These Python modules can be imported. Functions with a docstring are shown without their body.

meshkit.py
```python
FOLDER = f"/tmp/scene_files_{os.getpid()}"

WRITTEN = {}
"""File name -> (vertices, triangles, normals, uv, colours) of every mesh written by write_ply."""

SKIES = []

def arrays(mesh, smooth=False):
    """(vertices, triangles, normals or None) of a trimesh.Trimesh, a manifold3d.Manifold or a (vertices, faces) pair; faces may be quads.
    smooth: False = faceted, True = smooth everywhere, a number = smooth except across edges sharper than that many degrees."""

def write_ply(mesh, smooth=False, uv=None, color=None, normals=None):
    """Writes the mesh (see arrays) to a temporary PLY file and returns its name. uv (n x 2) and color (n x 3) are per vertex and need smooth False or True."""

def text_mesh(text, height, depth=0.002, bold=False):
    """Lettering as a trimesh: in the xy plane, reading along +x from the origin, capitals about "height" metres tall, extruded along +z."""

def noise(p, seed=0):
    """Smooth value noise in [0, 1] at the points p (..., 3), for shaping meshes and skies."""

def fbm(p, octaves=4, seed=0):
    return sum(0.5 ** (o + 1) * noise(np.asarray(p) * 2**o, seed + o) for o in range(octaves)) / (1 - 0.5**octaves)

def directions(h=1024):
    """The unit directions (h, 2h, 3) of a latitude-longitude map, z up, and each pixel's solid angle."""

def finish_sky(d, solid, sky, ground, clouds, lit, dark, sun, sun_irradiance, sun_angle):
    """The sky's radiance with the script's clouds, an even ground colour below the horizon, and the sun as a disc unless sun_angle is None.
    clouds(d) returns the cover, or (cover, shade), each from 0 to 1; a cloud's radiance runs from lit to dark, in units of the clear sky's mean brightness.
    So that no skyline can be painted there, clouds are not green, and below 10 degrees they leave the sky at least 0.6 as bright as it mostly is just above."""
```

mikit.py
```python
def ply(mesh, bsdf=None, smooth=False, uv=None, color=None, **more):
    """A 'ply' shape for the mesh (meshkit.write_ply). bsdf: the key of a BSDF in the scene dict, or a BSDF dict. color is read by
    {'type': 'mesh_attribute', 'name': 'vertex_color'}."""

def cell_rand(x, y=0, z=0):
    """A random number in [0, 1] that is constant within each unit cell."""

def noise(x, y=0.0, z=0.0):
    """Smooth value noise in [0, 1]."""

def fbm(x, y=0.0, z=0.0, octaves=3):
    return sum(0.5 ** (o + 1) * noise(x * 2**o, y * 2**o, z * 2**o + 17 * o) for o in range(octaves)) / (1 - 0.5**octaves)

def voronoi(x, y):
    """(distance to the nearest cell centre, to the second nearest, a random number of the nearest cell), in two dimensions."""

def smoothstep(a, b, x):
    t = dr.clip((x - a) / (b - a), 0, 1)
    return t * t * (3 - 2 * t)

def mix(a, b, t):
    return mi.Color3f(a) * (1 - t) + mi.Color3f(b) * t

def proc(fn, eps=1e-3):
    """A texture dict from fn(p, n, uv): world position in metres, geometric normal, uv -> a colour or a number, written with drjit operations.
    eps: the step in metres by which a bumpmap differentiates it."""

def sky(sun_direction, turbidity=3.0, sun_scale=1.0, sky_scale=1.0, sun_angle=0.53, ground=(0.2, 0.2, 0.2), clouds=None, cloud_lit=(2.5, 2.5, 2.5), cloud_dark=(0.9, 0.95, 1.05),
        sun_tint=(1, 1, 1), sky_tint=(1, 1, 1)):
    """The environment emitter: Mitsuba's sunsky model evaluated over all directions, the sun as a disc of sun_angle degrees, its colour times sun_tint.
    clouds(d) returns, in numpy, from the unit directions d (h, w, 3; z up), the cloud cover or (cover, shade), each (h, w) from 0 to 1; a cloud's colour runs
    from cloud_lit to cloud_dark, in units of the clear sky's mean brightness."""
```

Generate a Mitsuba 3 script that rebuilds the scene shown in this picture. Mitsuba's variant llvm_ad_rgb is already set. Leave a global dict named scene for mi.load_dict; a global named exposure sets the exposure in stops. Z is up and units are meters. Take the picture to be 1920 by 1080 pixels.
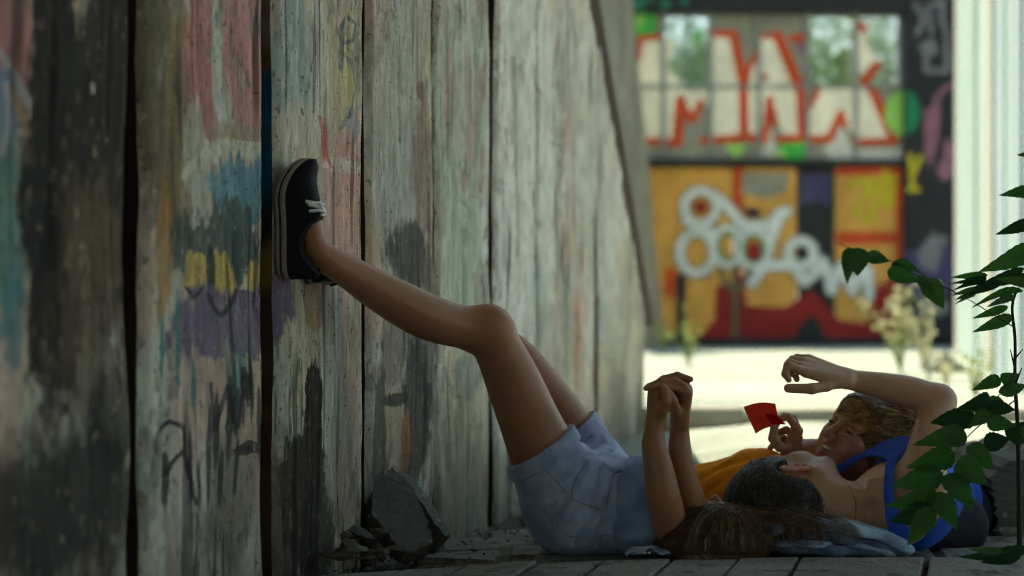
import math, random, numpy as np, trimesh, drjit as dr, mitsuba as mi, mikit, meshkit
from mikit import proc, noise, fbm, voronoi, cell_rand, smoothstep, mix
from shapely.geometry import Polygon, LineString, Point, box as sbox
from shapely.ops import unary_union
from scipy import sparse
T = mi.ScalarTransform4f
scene = {'type': 'scene'}
labels = {}
# ------------------------------------------------------------------ camera, sky, exposure
F, H = 3200.0, 0.65                      # focal length in pixels of a 1920 px wide frame, eye height
scene['camera'] = {'type': 'thinlens', 'fov': 2 * math.degrees(math.atan(960 / F)), 'fov_axis': 'x',
    'to_world': T().look_at(origin=[0, 0, H], target=[0, 10, H], up=[0, 0, 1]),
    'aperture_radius': 0.0165, 'focus_distance': 4.12, 'near_clip': 0.05, 'far_clip': 400.0}
scene['sky'] = mikit.sky([-0.18, 0.30, 0.93], turbidity=3, sun_tint=(.92, 1, .95), sky_tint=(1.28, 1.07, .70))
exposure = 2.95

def P(px, py, Z):                        # the point at depth Z that stands at a picture position
    return np.array([(px - 960) / F * Z, Z, H - (py - 540) / F * Z])

# ------------------------------------------------------------------ helpers
def numbered(name):
    if name not in USED:
        USED.add(name); return name
    k = 1
    while f'{name}_{k:03d}' in USED: k += 1
    USED.add(f'{name}_{k:03d}'); return f'{name}_{k:03d}'
USED = set()
def thing(name, label=None, cat=None, group=None, kind=None):
    key = numbered(name); labels[key] = {}
    for a, b in (('label', label), ('category', cat), ('group', group), ('kind', kind)):
        if b: labels[key][a] = b
    return key
def part(parent, name, mesh, bsdf, smooth=False, label=None, kind=None, **kw):
    key = numbered(parent + '__' + name)
    scene[key] = mikit.ply(mesh, bsdf, smooth=smooth, **kw)
    d = {}
    if label: d['label'] = label
    if kind: d['kind'] = kind
    if d: labels[key] = d
    return key
def solo(name, mesh, bsdf, smooth=False, label=None, cat=None, group=None, kind=None, **kw):
    key = thing(name, label, cat, group, kind)
    scene[key] = mikit.ply(mesh, bsdf, smooth=smooth, **kw)
    return key
def mat(key, color, rough=.8, bump=None, bump_scale=1.0, eps=1e-3, two=True, **more):
    b = {'type': 'principled', 'roughness': rough, 'specular': more.pop('spec', .35), **more}
    b['base_color'] = proc(color) if callable(color) else (color if isinstance(color, dict) else {'type': 'rgb', 'value': list(color)})
    if bump is not None:
        b = {'type': 'bumpmap', 'scale': bump_scale, 'tex': proc(bump, eps), 'bsdf': b}
    scene[key] = {'type': 'twosided', 'bsdf': b} if two else b
    return key
cat = lambda ms: trimesh.util.concatenate([trimesh.Trimesh(m.vertices, m.faces, process=False) for m in ms])
def rbox(size, c=(0, 0, 0), bevel=.006, rot=None, jitter=0, seed=0):
    """a box with chamfered edges; corners can be uneven"""
    s = np.array(size) / 2; b = min(bevel, s.min() * .8); pts = []
    rg = np.random.default_rng(seed)
    for sx in (-1, 1):
        for sy in (-1, 1):
            for sz in (-1, 1):
                q = np.array([sx, sy, sz]); j = rg.uniform(-jitter, jitter, 3)
                for a in range(3):
                    e = q * s - q * b; e[a] = q[a] * s[a]; pts.append(e + j)
    m = trimesh.convex.convex_hull(np.array(pts))
    if rot is not None: m.apply_transform(rot)
    m.apply_translation(c); return m
def rotm(axis, deg, point=None): return trimesh.transformations.rotation_matrix(math.radians(deg), axis, point)
def rock(c, r, seed, flat=.6, n=2):
    rg = np.random.default_rng(seed)
    m = trimesh.convex.convex_hull(rg.normal(size=(16, 3)) * [1, 1, .9])
    m.vertices /= np.abs(m.vertices).max()
    m = m.subdivide().subdivide().subdivide() if n == 2 else m.subdivide()
    v = m.vertices; v = v * (1 + (meshkit.fbm(v * 2.6 + seed, 5)[:, None] - .5) * (.75 if n == 2 else .4))
    m.vertices = v * np.array([r, r * .8, r * flat]); m.apply_translation(c); return m
def tube(pts, r, n=6, cap=True):
    pts = np.asarray(pts, float); r = np.broadcast_to(r, len(pts))
    t = np.gradient(pts, axis=0); t /= np.linalg.norm(t, axis=1, keepdims=True) + 1e-12
    a = np.cross(t, [.31, .22, .93]); a /= np.linalg.norm(a, axis=1, keepdims=True) + 1e-9; b = np.cross(t, a)
    ang = np.linspace(0, 2 * np.pi, n, endpoint=False)
    v = (pts[:, None] + r[:, None, None] * (np.cos(ang)[None, :, None] * a[:, None] + np.sin(ang)[None, :, None] * b[:, None])).reshape(-1, 3)
    f = []
    for i in range(len(pts) - 1):
        for j in range(n):
            k = (j + 1) % n
            f += [[i * n + j, i * n + k, (i + 1) * n + k], [i * n + j, (i + 1) * n + k, (i + 1) * n + j]]
    if cap:
        v = np.vstack([v, pts[0], pts[-1]]); L = len(pts) * n; e = (len(pts) - 1) * n
        for j in range(n):
            k = (j + 1) % n; f += [[L, k, j], [L + 1, e + j, e + k]]
    return trimesh.Trimesh(v, f, process=False)
def spline(pts, n=40):
    from scipy.interpolate import CubicSpline
    pts = np.asarray(pts, float); d = np.r_[0, np.cumsum(np.linalg.norm(np.diff(pts, axis=0), axis=1))]
    return CubicSpline(d, pts)(np.linspace(0, d[-1], n))
def grid_mesh(V):
    """V (rows, cols, 3) -> mesh"""
    r, c = V.shape[:2]; i = np.arange(r * c).reshape(r, c)
    q = np.stack([i[:-1, :-1], i[:-1, 1:], i[1:, 1:], i[1:, :-1]], -1).reshape(-1, 4)
    return trimesh.Trimesh(V.reshape(-1, 3), np.vstack([q[:, [0, 1, 2]], q[:, [0, 2, 3]]]), process=False)
def slab_from_grid(V, off):
    """closes a surface grid with a back at V + off"""
    B = V + off
    m = [grid_mesh(V), grid_mesh(B[:, ::-1])]
    for e in ((V[0], B[0]), (B[-1], V[-1]), (B[:, 0], V[:, 0]), (V[:, -1], B[:, -1])):
        m.append(grid_mesh(np.stack(e)[::-1]))
    return cat(m)

# ------------------------------------------------------------------ signed distance bodies
class Field:
    def __init__(s): s.p = []
    def cone(s, a, b, ra, rb, k=.02, op=1): s.p.append(('c', np.array(a, float), np.array(b, float), ra, rb, k, op)); return s
    def ball(s, a, r, k=.02, op=1): return s.cone(a, np.array(a) + [0, 0, 1e-5], r, r, k, op)
    def ell(s, c, r, R=None, k=.02, op=1): s.p.append(('e', np.array(c, float), np.array(r, float), np.eye(3) if R is None else np.array(R, float), None, k, op)); return s
    def chain(s, pts, k=.02):
        q = np.array([np.r_[a, r] for a, r in pts]); d = np.r_[0, np.cumsum(np.linalg.norm(np.diff(q[:, :3], axis=0), axis=1))]
        if len(q) > 2:
            from scipy.interpolate import PchipInterpolator
            t = np.linspace(0, d[-1], 3 * (len(q) - 1) + 1); q = PchipInterpolator(d, q)(t)
        s.p.append(('h', q[:, :3], q[:, 3], None, None, k, 1)); return s
    def grow(s, d, keep=None):
        g = Field()
        for i, q in enumerate(s.p):
            if q[6] < 0: continue
            if q[0] == 'h': g.p.append(('h', q[1], q[2] + d, None, None, q[5], q[6])); continue
            g.p.append((q[0], q[1], q[2], q[3] + d, q[4] + d, q[5], q[6]) if q[0] == 'c' else (q[0], q[1], q[2] + d, q[3], None, q[5], q[6]))
        return g
    def bounds(s):
        lo, hi = np.full(3, 9e9), np.full(3, -9e9)
        for q in s.p:
            if q[6] < 0: continue
            if q[0] == 'h':
                r = q[2].max(); lo = np.minimum(lo, q[1].min(0) - r); hi = np.maximum(hi, q[1].max(0) + r)
            elif q[0] == 'c':
                r = max(q[3], q[4]); lo = np.minimum(lo, np.minimum(q[1], q[2]) - r); hi = np.maximum(hi, np.maximum(q[1], q[2]) + r)
            else:
                r = q[2].max(); lo = np.minimum(lo, q[1] - r); hi = np.maximum(hi, q[1] + r)
        return lo, hi
    def mesh(s, h=.004, cut=None, smooth=2):
        lo, hi = s.bounds(); lo = lo - 4 * h; hi = hi + 4 * h
        n = np.ceil((hi - lo) / h).astype(int) + 1
        D = np.full(n, 1.0, np.float32)
        ax = [lo[i] + h * np.arange(n[i]) for i in range(3)]
        for q in s.p:
            k = q[5]; m = k + .02
            if q[0] == 'h':
                r = q[2].max(); a, b = q[1].min(0) - r - m, q[1].max(0) + r + m
            elif q[0] == 'c':
                r = max(q[3], q[4]); a, b = np.minimum(q[1], q[2]) - r - m, np.maximum(q[1], q[2]) + r + m
            else:
                r = q[2].max(); a, b = q[1] - r - m, q[1] + r + m
            i0 = np.clip(((a - lo) / h).astype(int), 0, n); i1 = np.clip(((b - lo) / h).astype(int) + 2, 0, n)
            if (i1 <= i0).any(): continue
            X, Y, Z = np.meshgrid(*[ax[j][i0[j]:i1[j]].astype(np.float32) for j in range(3)], indexing='ij', sparse=True)
            if q[0] == 'h':
                d = np.float32(9)
                for u, w, ru, rw in zip(q[1][:-1], q[1][1:], q[2][:-1], q[2][1:]):
                    ba = (w - u).astype(np.float32); L = float(ba @ ba); x, y, z = X - np.float32(u[0]), Y - np.float32(u[1]), Z - np.float32(u[2])
                    t = np.clip((x * ba[0] + y * ba[1] + z * ba[2]) / L, 0, 1); d = np.minimum(d, np.sqrt((x - t * ba[0])**2 + (y - t * ba[1])**2 + (z - t * ba[2])**2) - (ru + (rw - ru) * t))
            elif q[0] == 'c':
                ba = (q[2] - q[1]).astype(np.float32); L = float(ba @ ba)
                x, y, z = X - np.float32(q[1][0]), Y - np.float32(q[1][1]), Z - np.float32(q[1][2])
                t = np.clip((x * ba[0] + y * ba[1] + z * ba[2]) / L, 0, 1)
                d = np.sqrt((x - t * ba[0])**2 + (y - t * ba[1])**2 + (z - t * ba[2])**2) - (q[3] + (q[4] - q[3]) * t)
            else:
                x, y, z = X - np.float32(q[1][0]), Y - np.float32(q[1][1]), Z - np.float32(q[1][2]); R = q[3].astype(np.float32)
                w = [x * R[i, 0] + y * R[i, 1] + z * R[i, 2] for i in range(3)]
                k0 = np.sqrt(sum((w[i] / np.float32(q[2][i]))**2 for i in range(3))); k1 = np.sqrt(sum((w[i] / np.float32(q[2][i]**2))**2 for i in range(3)))
                d = k0 * (k0 - 1) / (k1 + 1e-9)
            sl = tuple(slice(i0[j], i1[j]) for j in range(3)); E = D[sl]; d = d.astype(np.float32)
            if q[6] > 0:
                g = np.maximum(k - np.abs(E - d), 0) / k
                D[sl] = np.minimum(E, d) - g * g * k * .25
            else:
                g = np.maximum(k - np.abs(E + d), 0) / k
                D[sl] = np.maximum(E, -d) + g * g * k * .25
        if cut is not None:
            X, Y, Z = np.meshgrid(*[a.astype(np.float32) for a in ax], indexing='ij', sparse=True)
            D = np.maximum(D, cut(X, Y, Z).astype(np.float32))
        return nets(D, lo, h, smooth)
def nets(D, lo, h, smooth=2):
    S = D < 0; n = np.array(D.shape)
    cnt = np.zeros(n - 1, np.int8)
    cs = [(a, b, c) for a in (0, 1) for b in (0, 1) for c in (0, 1)]
    sl = lambda o: tuple(slice(o[i], n[i] - 1 + o[i]) for i in range(3))
    for o in cs: cnt += S[sl(o)]
    act = np.argwhere((cnt > 0) & (cnt < 8))
    idx = np.full(n - 1, -1, np.int32); idx[tuple(act.T)] = np.arange(len(act))
    vals = np.stack([D[tuple((act + o).T)] for o in cs], 1)
    acc = np.zeros((len(act), 3)); num = np.zeros(len(act))
    for i in range(8):
        for j in range(i + 1, 8):
            df = np.array(cs[j]) - np.array(cs[i])
            if np.abs(df).sum() != 1: continue
            m = (vals[:, i] < 0) != (vals[:, j] < 0)
            t = vals[m, i] / (vals[m, i] - vals[m, j])
            acc[m] += np.array(cs[i]) + t[:, None] * df; num[m] += 1
    V = lo + h * (act + acc / num[:, None])
    Fs = []
    for a in range(3):
        b, c = (a + 1) % 3, (a + 2) % 3
        s0 = [slice(None)] * 3; s1 = [slice(None)] * 3; s0[a] = slice(0, -1); s1[a] = slice(1, None)
        e = np.argwhere(S[tuple(s0)] != S[tuple(s1)])
        e = e[(e[:, b] > 0) & (e[:, c] > 0) & (e[:, b] < n[b] - 1) & (e[:, c] < n[c] - 1)]
        ob = np.zeros(3, int); oc = np.zeros(3, int); ob[b] = 1; oc[c] = 1
        q = np.stack([idx[tuple((e - o).T)] for o in (ob * 0, ob, ob + oc, oc)], 1)
        fl = S[tuple(e.T)]; q[~fl] = q[~fl][:, ::-1]
        Fs.append(q)
    q = np.vstack(Fs); f = np.vstack([q[:, [0, 1, 2]], q[:, [0, 2, 3]]])
    if smooth:
        e = np.vstack([q[:, [0, 1]], q[:, [1, 2]], q[:, [2, 3]], q[:, [3, 0]]])
        A = sparse.coo_matrix((np.ones(len(e)), (e[:, 0], e[:, 1])), (len(V), len(V))).tocsr(); A = A + A.T
        W = sparse.diags(1 / np.maximum(np.asarray(A.sum(1)).ravel(), 1)) @ A
        for _ in range(smooth):
            V = V + .5 * (W @ V - V); V = V - .52 * (W @ V - V)
    m = trimesh.Trimesh(V, f, process=False)
    if m.volume < 0: m.faces = m.faces[:, ::-1]
    return m
def vnorm(m):
    v, f = m.vertices, m.faces; n = np.zeros_like(v); c = np.cross(v[f[:, 1]] - v[f[:, 0]], v[f[:, 2]] - v[f[:, 0]])
    for k in range(3): np.add.at(n, f[:, k], c)
    return n / (np.linalg.norm(n, axis=1, keepdims=True) + 1e-12)
def seg_dist(v, pts):
    d = np.full(len(v), 9.)
    for a, b in zip(pts[:-1], pts[1:]):
        ba = b - a; t = np.clip((v - a) @ ba / (ba @ ba), 0, 1)
        d = np.minimum(d, np.linalg.norm(v - a - t[:, None] * ba, axis=1))
    return d
def onto(mesh, pix, lift=.0, n=24):
    """a line drawn on the surface of a mesh: picture positions laid on the side of it that faces the viewer"""
    q = spline([[a, b, 0] for a, b in pix], n)[:, :2] if len(pix) > 2 else np.linspace(pix[0], pix[1], n)
    d = np.stack([(q[:, 0] - 960) / F, np.ones(n), -(q[:, 1] - 540) / F], 1); o = np.tile([0, 0, H], (n, 1))
    loc, ray, tri = mesh.ray.intersects_location(o, d, multiple_hits=False)
    order = np.argsort(ray); loc = loc[order]; nn = mesh.face_normals[tri[order]]
    return loc + nn * lift

# ------------------------------------------------------------------ materials of the setting
WALL = lambda Z: .2625 * Z - 1.528                      # x of the plank wall at depth Z
def wpx(x): return 4889.6 / (1800 - x)                  # depth of a point of the wall
def wz(x, y): return H - (y - 540) / F * wpx(x)
BLOBS = []
def blob(x, y, rx, ry, col, s=.9, soft=.5, warp=.5):
    Z = wpx(x); BLOBS.append((Z, wz(x, y), rx * Z / (1800 - x), ry * Z / F, col, s, soft, warp))
PINK, PALE, BLUE, GREY = (.52, .21, .20), (.56, .55, .47), (.10, .30, .40), (.36, .37, .34)
# plank at the left edge of the frame: soot with the rest of a painting
blob(10, 60, 60, 190, (.42, .16, .16)); blob(12, 200, 30, 110, (.16, .26, .36)); blob(15, 430, 45, 200, (.10, .24, .21)); blob(25, 590, 26, 110, (.07, .22, .26), .7)
blob(110, 300, 66, 560, (.020, .017, .016), 1, .3); blob(205, 250, 72, 440, (.026, .022, .019), .98, .5); blob(180, 520, 70, 220, (.16, .115, .07), .75, .8)
blob(160, 660, 80, 160, (.11, .075, .05), .7, .8); blob(130, 950, 210, 200, (.024, .022, .022), .9, .8); blob(205, 790, 50, 110, (.03, .027, .025), .8, .6); blob(178, 165, 5, 12, (.55, .5, .5), 1, .3, 0); blob(78, 45, 3, 14, (.4, .25, .25), .8)
# second plank
blob(300, 150, 45, 330, (.10, .075, .05), .85, .6); blob(340, 240, 28, 330, (.27, .19, .10), .8, .6); blob(310, 480, 18, 160, (.40, .21, .05), .8, .5); blob(385, 120, 40, 170, PINK, .95, .4); blob(465, 110, 48, 160, (.52, .25, .25), .95, .4)
blob(412, 130, 12, 150, (.50, .52, .47), .95, .4); blob(430, 215, 12, 60, (.5, .52, .46), .8); blob(395, 235, 20, 60, (.45, .17, .15), .7); blob(365, 300, 22, 130, (.48, .46, .38), .8); blob(445, 250, 60, 26, (.38, .3, .2), .7)
blob(440, 292, 55, 34, (.60, .58, .46), .95, .4); blob(455, 305, 42, 14, (.62, .45, .32), .8, .4); blob(450, 375, 62, 82, (.13, .28, .34), .95, .3, .7); blob(375, 380, 26, 60, (.5, .5, .42), .7)
blob(420, 460, 90, 92, (.085, .115, .105), .95, .25, .7); blob(368, 520, 17, 56, (.58, .43, .13), .97, .25, 1.0); blob(418, 530, 27, 66, (.58, .43, .12), .98, .2, 1.0); blob(480, 520, 16, 38, (.58, .43, .14), .97, .25, 1.0)
blob(396, 515, 9, 60, (.04, .05, .045), .95, .3, .3); blob(452, 485, 11, 60, (.06, .085, .08), .95, .3, .3); blob(415, 588, 26, 9, (.03, .03, .03), .9, .3, .5)
blob(430, 612, 108, 70, (.17, .135, .22), .93, .35, .8); blob(520, 560, 36, 60, (.15, .11, .2), .95, .4); blob(460, 560, 30, 20, (.155, .115, .215), .9, .3)
for x, y, ry in ((309, 650, 70), (335, 640, 100), (362, 720, 60), (425, 700, 50), (436, 720, 66), (447, 690, 44), (470, 680, 40), (458, 715, 50)): blob(x, y, 4.5, ry, (.06, .26, .22), .9, .5, .6)
for x, y, ry in ((395, 840, 120), (408, 800, 80), (428, 770, 90), (452, 740, 60), (470, 720, 60), (356, 880, 90), (372, 910, 60), (318, 900, 60), (442, 860, 60), (485, 800, 80), (418, 900, 50)): blob(x, y, 5, ry, (.05, .052, .055), .9, .5, .7)
blob(460, 725, 14, 30, (.03, .03, .032), .9, .4); blob(462, 840, 20, 12, (.05, .05, .05), .9, .4); blob(440, 770, 10, 40, (.05, .05, .05), .9, .4)
# third plank
blob(545, 130, 36, 180, (.36, .44, .42), .9, .5); blob(590, 100, 22, 140, (.55, .54, .5), .85, .5); blob(560, 250, 50, 60, (.60, .55, .42), .85); blob(645, 130, 26, 150, (.50, .44, .26), .9, .4)
blob(632, 90, 7, 60, (.13, .17, .17), .75, .5); blob(662, 120, 6, 90, (.16, .2, .2), .75, .5); blob(652, 170, 14, 44, (.52, .46, .22), .8); blob(655, 235, 16, 40, (.30, .32, .42), .7)
blob(600, 270, 9, 50, (.44, .15, .12), .85, .5); blob(645, 390, 46, 150, (.60, .34, .28), .95, .5); blob(640, 310, 40, 16, (.6, .52, .42), .8); blob(590, 570, 36, 50, (.46, .22, .2), .7); blob(540, 420, 14, 110, (.42, .37, .38), .6)
blob(606, 590, 10, 80, (.55, .56, .55), .7); blob(630, 600, 7, 90, (.5, .52, .55), .7); blob(575, 600, 14, 18, (.5, .36, .08), .7)
blob(577, 768, 20, 92, (.034, .028, .022), 1, .2, .8); blob(568, 900, 38, 165, (.042, .034, .026), .97, .3, .9); blob(590, 1000, 45, 110, (.035, .03, .026), .9, .5); blob(532, 1000, 30, 160, (.07, .05, .035), .8)
blob(521, 420, 7, 105, (.46, .40, .40), .9, .3, .2); blob(527, 440, 3, 96, (.30, .08, .09), .9, .3, .2)
# fourth plank
blob(745, 240, 60, 330, (.40, .42, .37), .85, .7); blob(786, 170, 8, 20, (.26, .14, .10), .95, .4); blob(792, 330, 22, 160, (.30, .19, .16), .8, .6); blob(765, 480, 50, 70, (.045, .05, .045), .9, .5); blob(795, 600, 30, 160, (.12, .10, .085), .8, .6)
blob(740, 640, 30, 120, (.15, .14, .125), .7, .7); blob(775, 780, 36, 170, (.045, .042, .04), .92, .5); blob(730, 800, 26, 76, (.46, .40, .27), .97, .25, .4); blob(757, 830, 12, 66, (.30, .12, .04), .9, .4); blob(735, 750, 30, 14, (.05, .04, .035), .9, .4); blob(708, 830, 14, 200, (.05, .045, .04), .85, .5)
# fifth plank on to the end of the wall
blob(868, 300, 56, 420, (.44, .52, .41), .85, .6); blob(872, 120, 12, 220, (.50, .50, .42), .9, .4); blob(880, 230, 5, 130, (.36, .20, .18), .6); blob(903, 160, 8, 50, (.42, .25, .23), .8); blob(840, 190, 8, 120, (.42, .27, .24), .6); blob(905, 330, 10, 70, (.4, .24, .22), .6)
blob(870, 860, 60, 200, (.46, .43, .31), .8, .7); blob(880, 700, 28, 40, (.25, .27, .24), .6); blob(925, 450, 7, 240, (.17, .09, .075), .8); blob(922, 760, 6, 130, (.08, .24, .19), .7)
blob(985, 330, 75, 600, (.72, .74, .68), .9, .6); blob(1030, 800, 50, 260, (.47, .43, .35), .8, .7); blob(1010, 560, 14, 120, (.36, .44, .37), .7)
blob(1092, 330, 10, 220, (.46, .44, .34), .6); blob(1098, 210, 4, 70, (.55, .46, .16), .8); blob(1105, 310, 6, 100, (.22, .32, .44), .75); blob(1140, 340, 18, 120, (.50, .37, .30), .8); blob(1085, 620, 7, 90, (.42, .17, .11), .7); blob(1062, 590, 8, 130, (.18, .32, .24), .6)
blob(1130, 590, 10, 60, (.22, .30, .42), .6); blob(1150, 490, 12, 70, (.26, .33, .38), .6); blob(1130, 250, 60, 420, (.60, .60, .53), .7, .7); blob(1180, 700, 40, 260, (.42, .39, .32), .7, .7); blob(1110, 450, 5, 90, (.24, .38, .24), .7)

STROKES = []
def stroke(pix, w, col, s=.9):
    q = [(wpx(x), wz(x, y)) for x, y in pix]; x0 = pix[0][0]; k = (1800 - x0) / wpx(x0)          # squeeze along the wall, as sprayed
    STROKES.append((q, k, F / wpx(x0), w, col, s))
BK = (.035, .035, .038)
stroke([(300, 850), (303, 812), (322, 790), (345, 802), (347, 840), (330, 862), (318, 888)], 4.5, BK); stroke([(345, 845), (356, 900), (364, 945)], 4.5, BK)
stroke([(392, 552), (404, 580), (416, 592), (432, 574), (444, 545)], 4, (.04, .045, .04)); stroke([(352, 540), (366, 560), (380, 540)], 3.5, (.04, .05, .045))
stroke([(398, 720), (404, 810), (424, 725), (438, 815), (456, 690), (462, 760)], 4, BK, .8); stroke([(430, 850), (452, 838), (484, 846)], 4.5, BK, .8)
stroke([(624, 60), (640, 30), (660, 45), (655, 76), (632, 82), (624, 60)], 3.5, (.12, .15, .15), .8); stroke([(630, 95), (650, 112), (661, 165), (650, 215), (630, 242)], 4, (.17, .18, .16), .7)
stroke([(-5, 95), (28, 140), (52, 195)], 7, (.45, .45, .46), .8); stroke([(10, 160), (17, 235), (2, 285)], 6, (.50, .48, .5), .8); stroke([(20, 165), (38, 210), (52, 250)], 7, (.38, .24, .10), .8)
stroke([(344, 330), (380, 285), (430, 266), (492, 272)], 6, (.62, .60, .50), .8); stroke([(600, 310), (630, 300), (672, 312)], 6, (.62, .56, .46), .7); stroke([(590, 220), (604, 290), (615, 312)], 4, (.42, .12, .08), .8)
stroke([(850, 130), (862, 300), (872, 355), (884, 300), (896, 120)], 4, (.50, .38, .32), .7); stroke([(842, 300), (858, 360), (874, 384), (892, 356), (902, 310)], 3, (.30, .33, .27), .6); stroke([(835, 690), (855, 742), (882, 748), (898, 700)], 4, (.22, .24, .21), .7)
stroke([(962, 110), (968, 300), (964, 480)], 4, (.25, .27, .23), .7); stroke([(1000, 360), (1006, 480), (1003, 540)], 3.5, (.12, .12, .11), .8); stroke([(1038, 270), (1048, 276), (1056, 268)], 3, (.3, .3, .27), .7)
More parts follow.
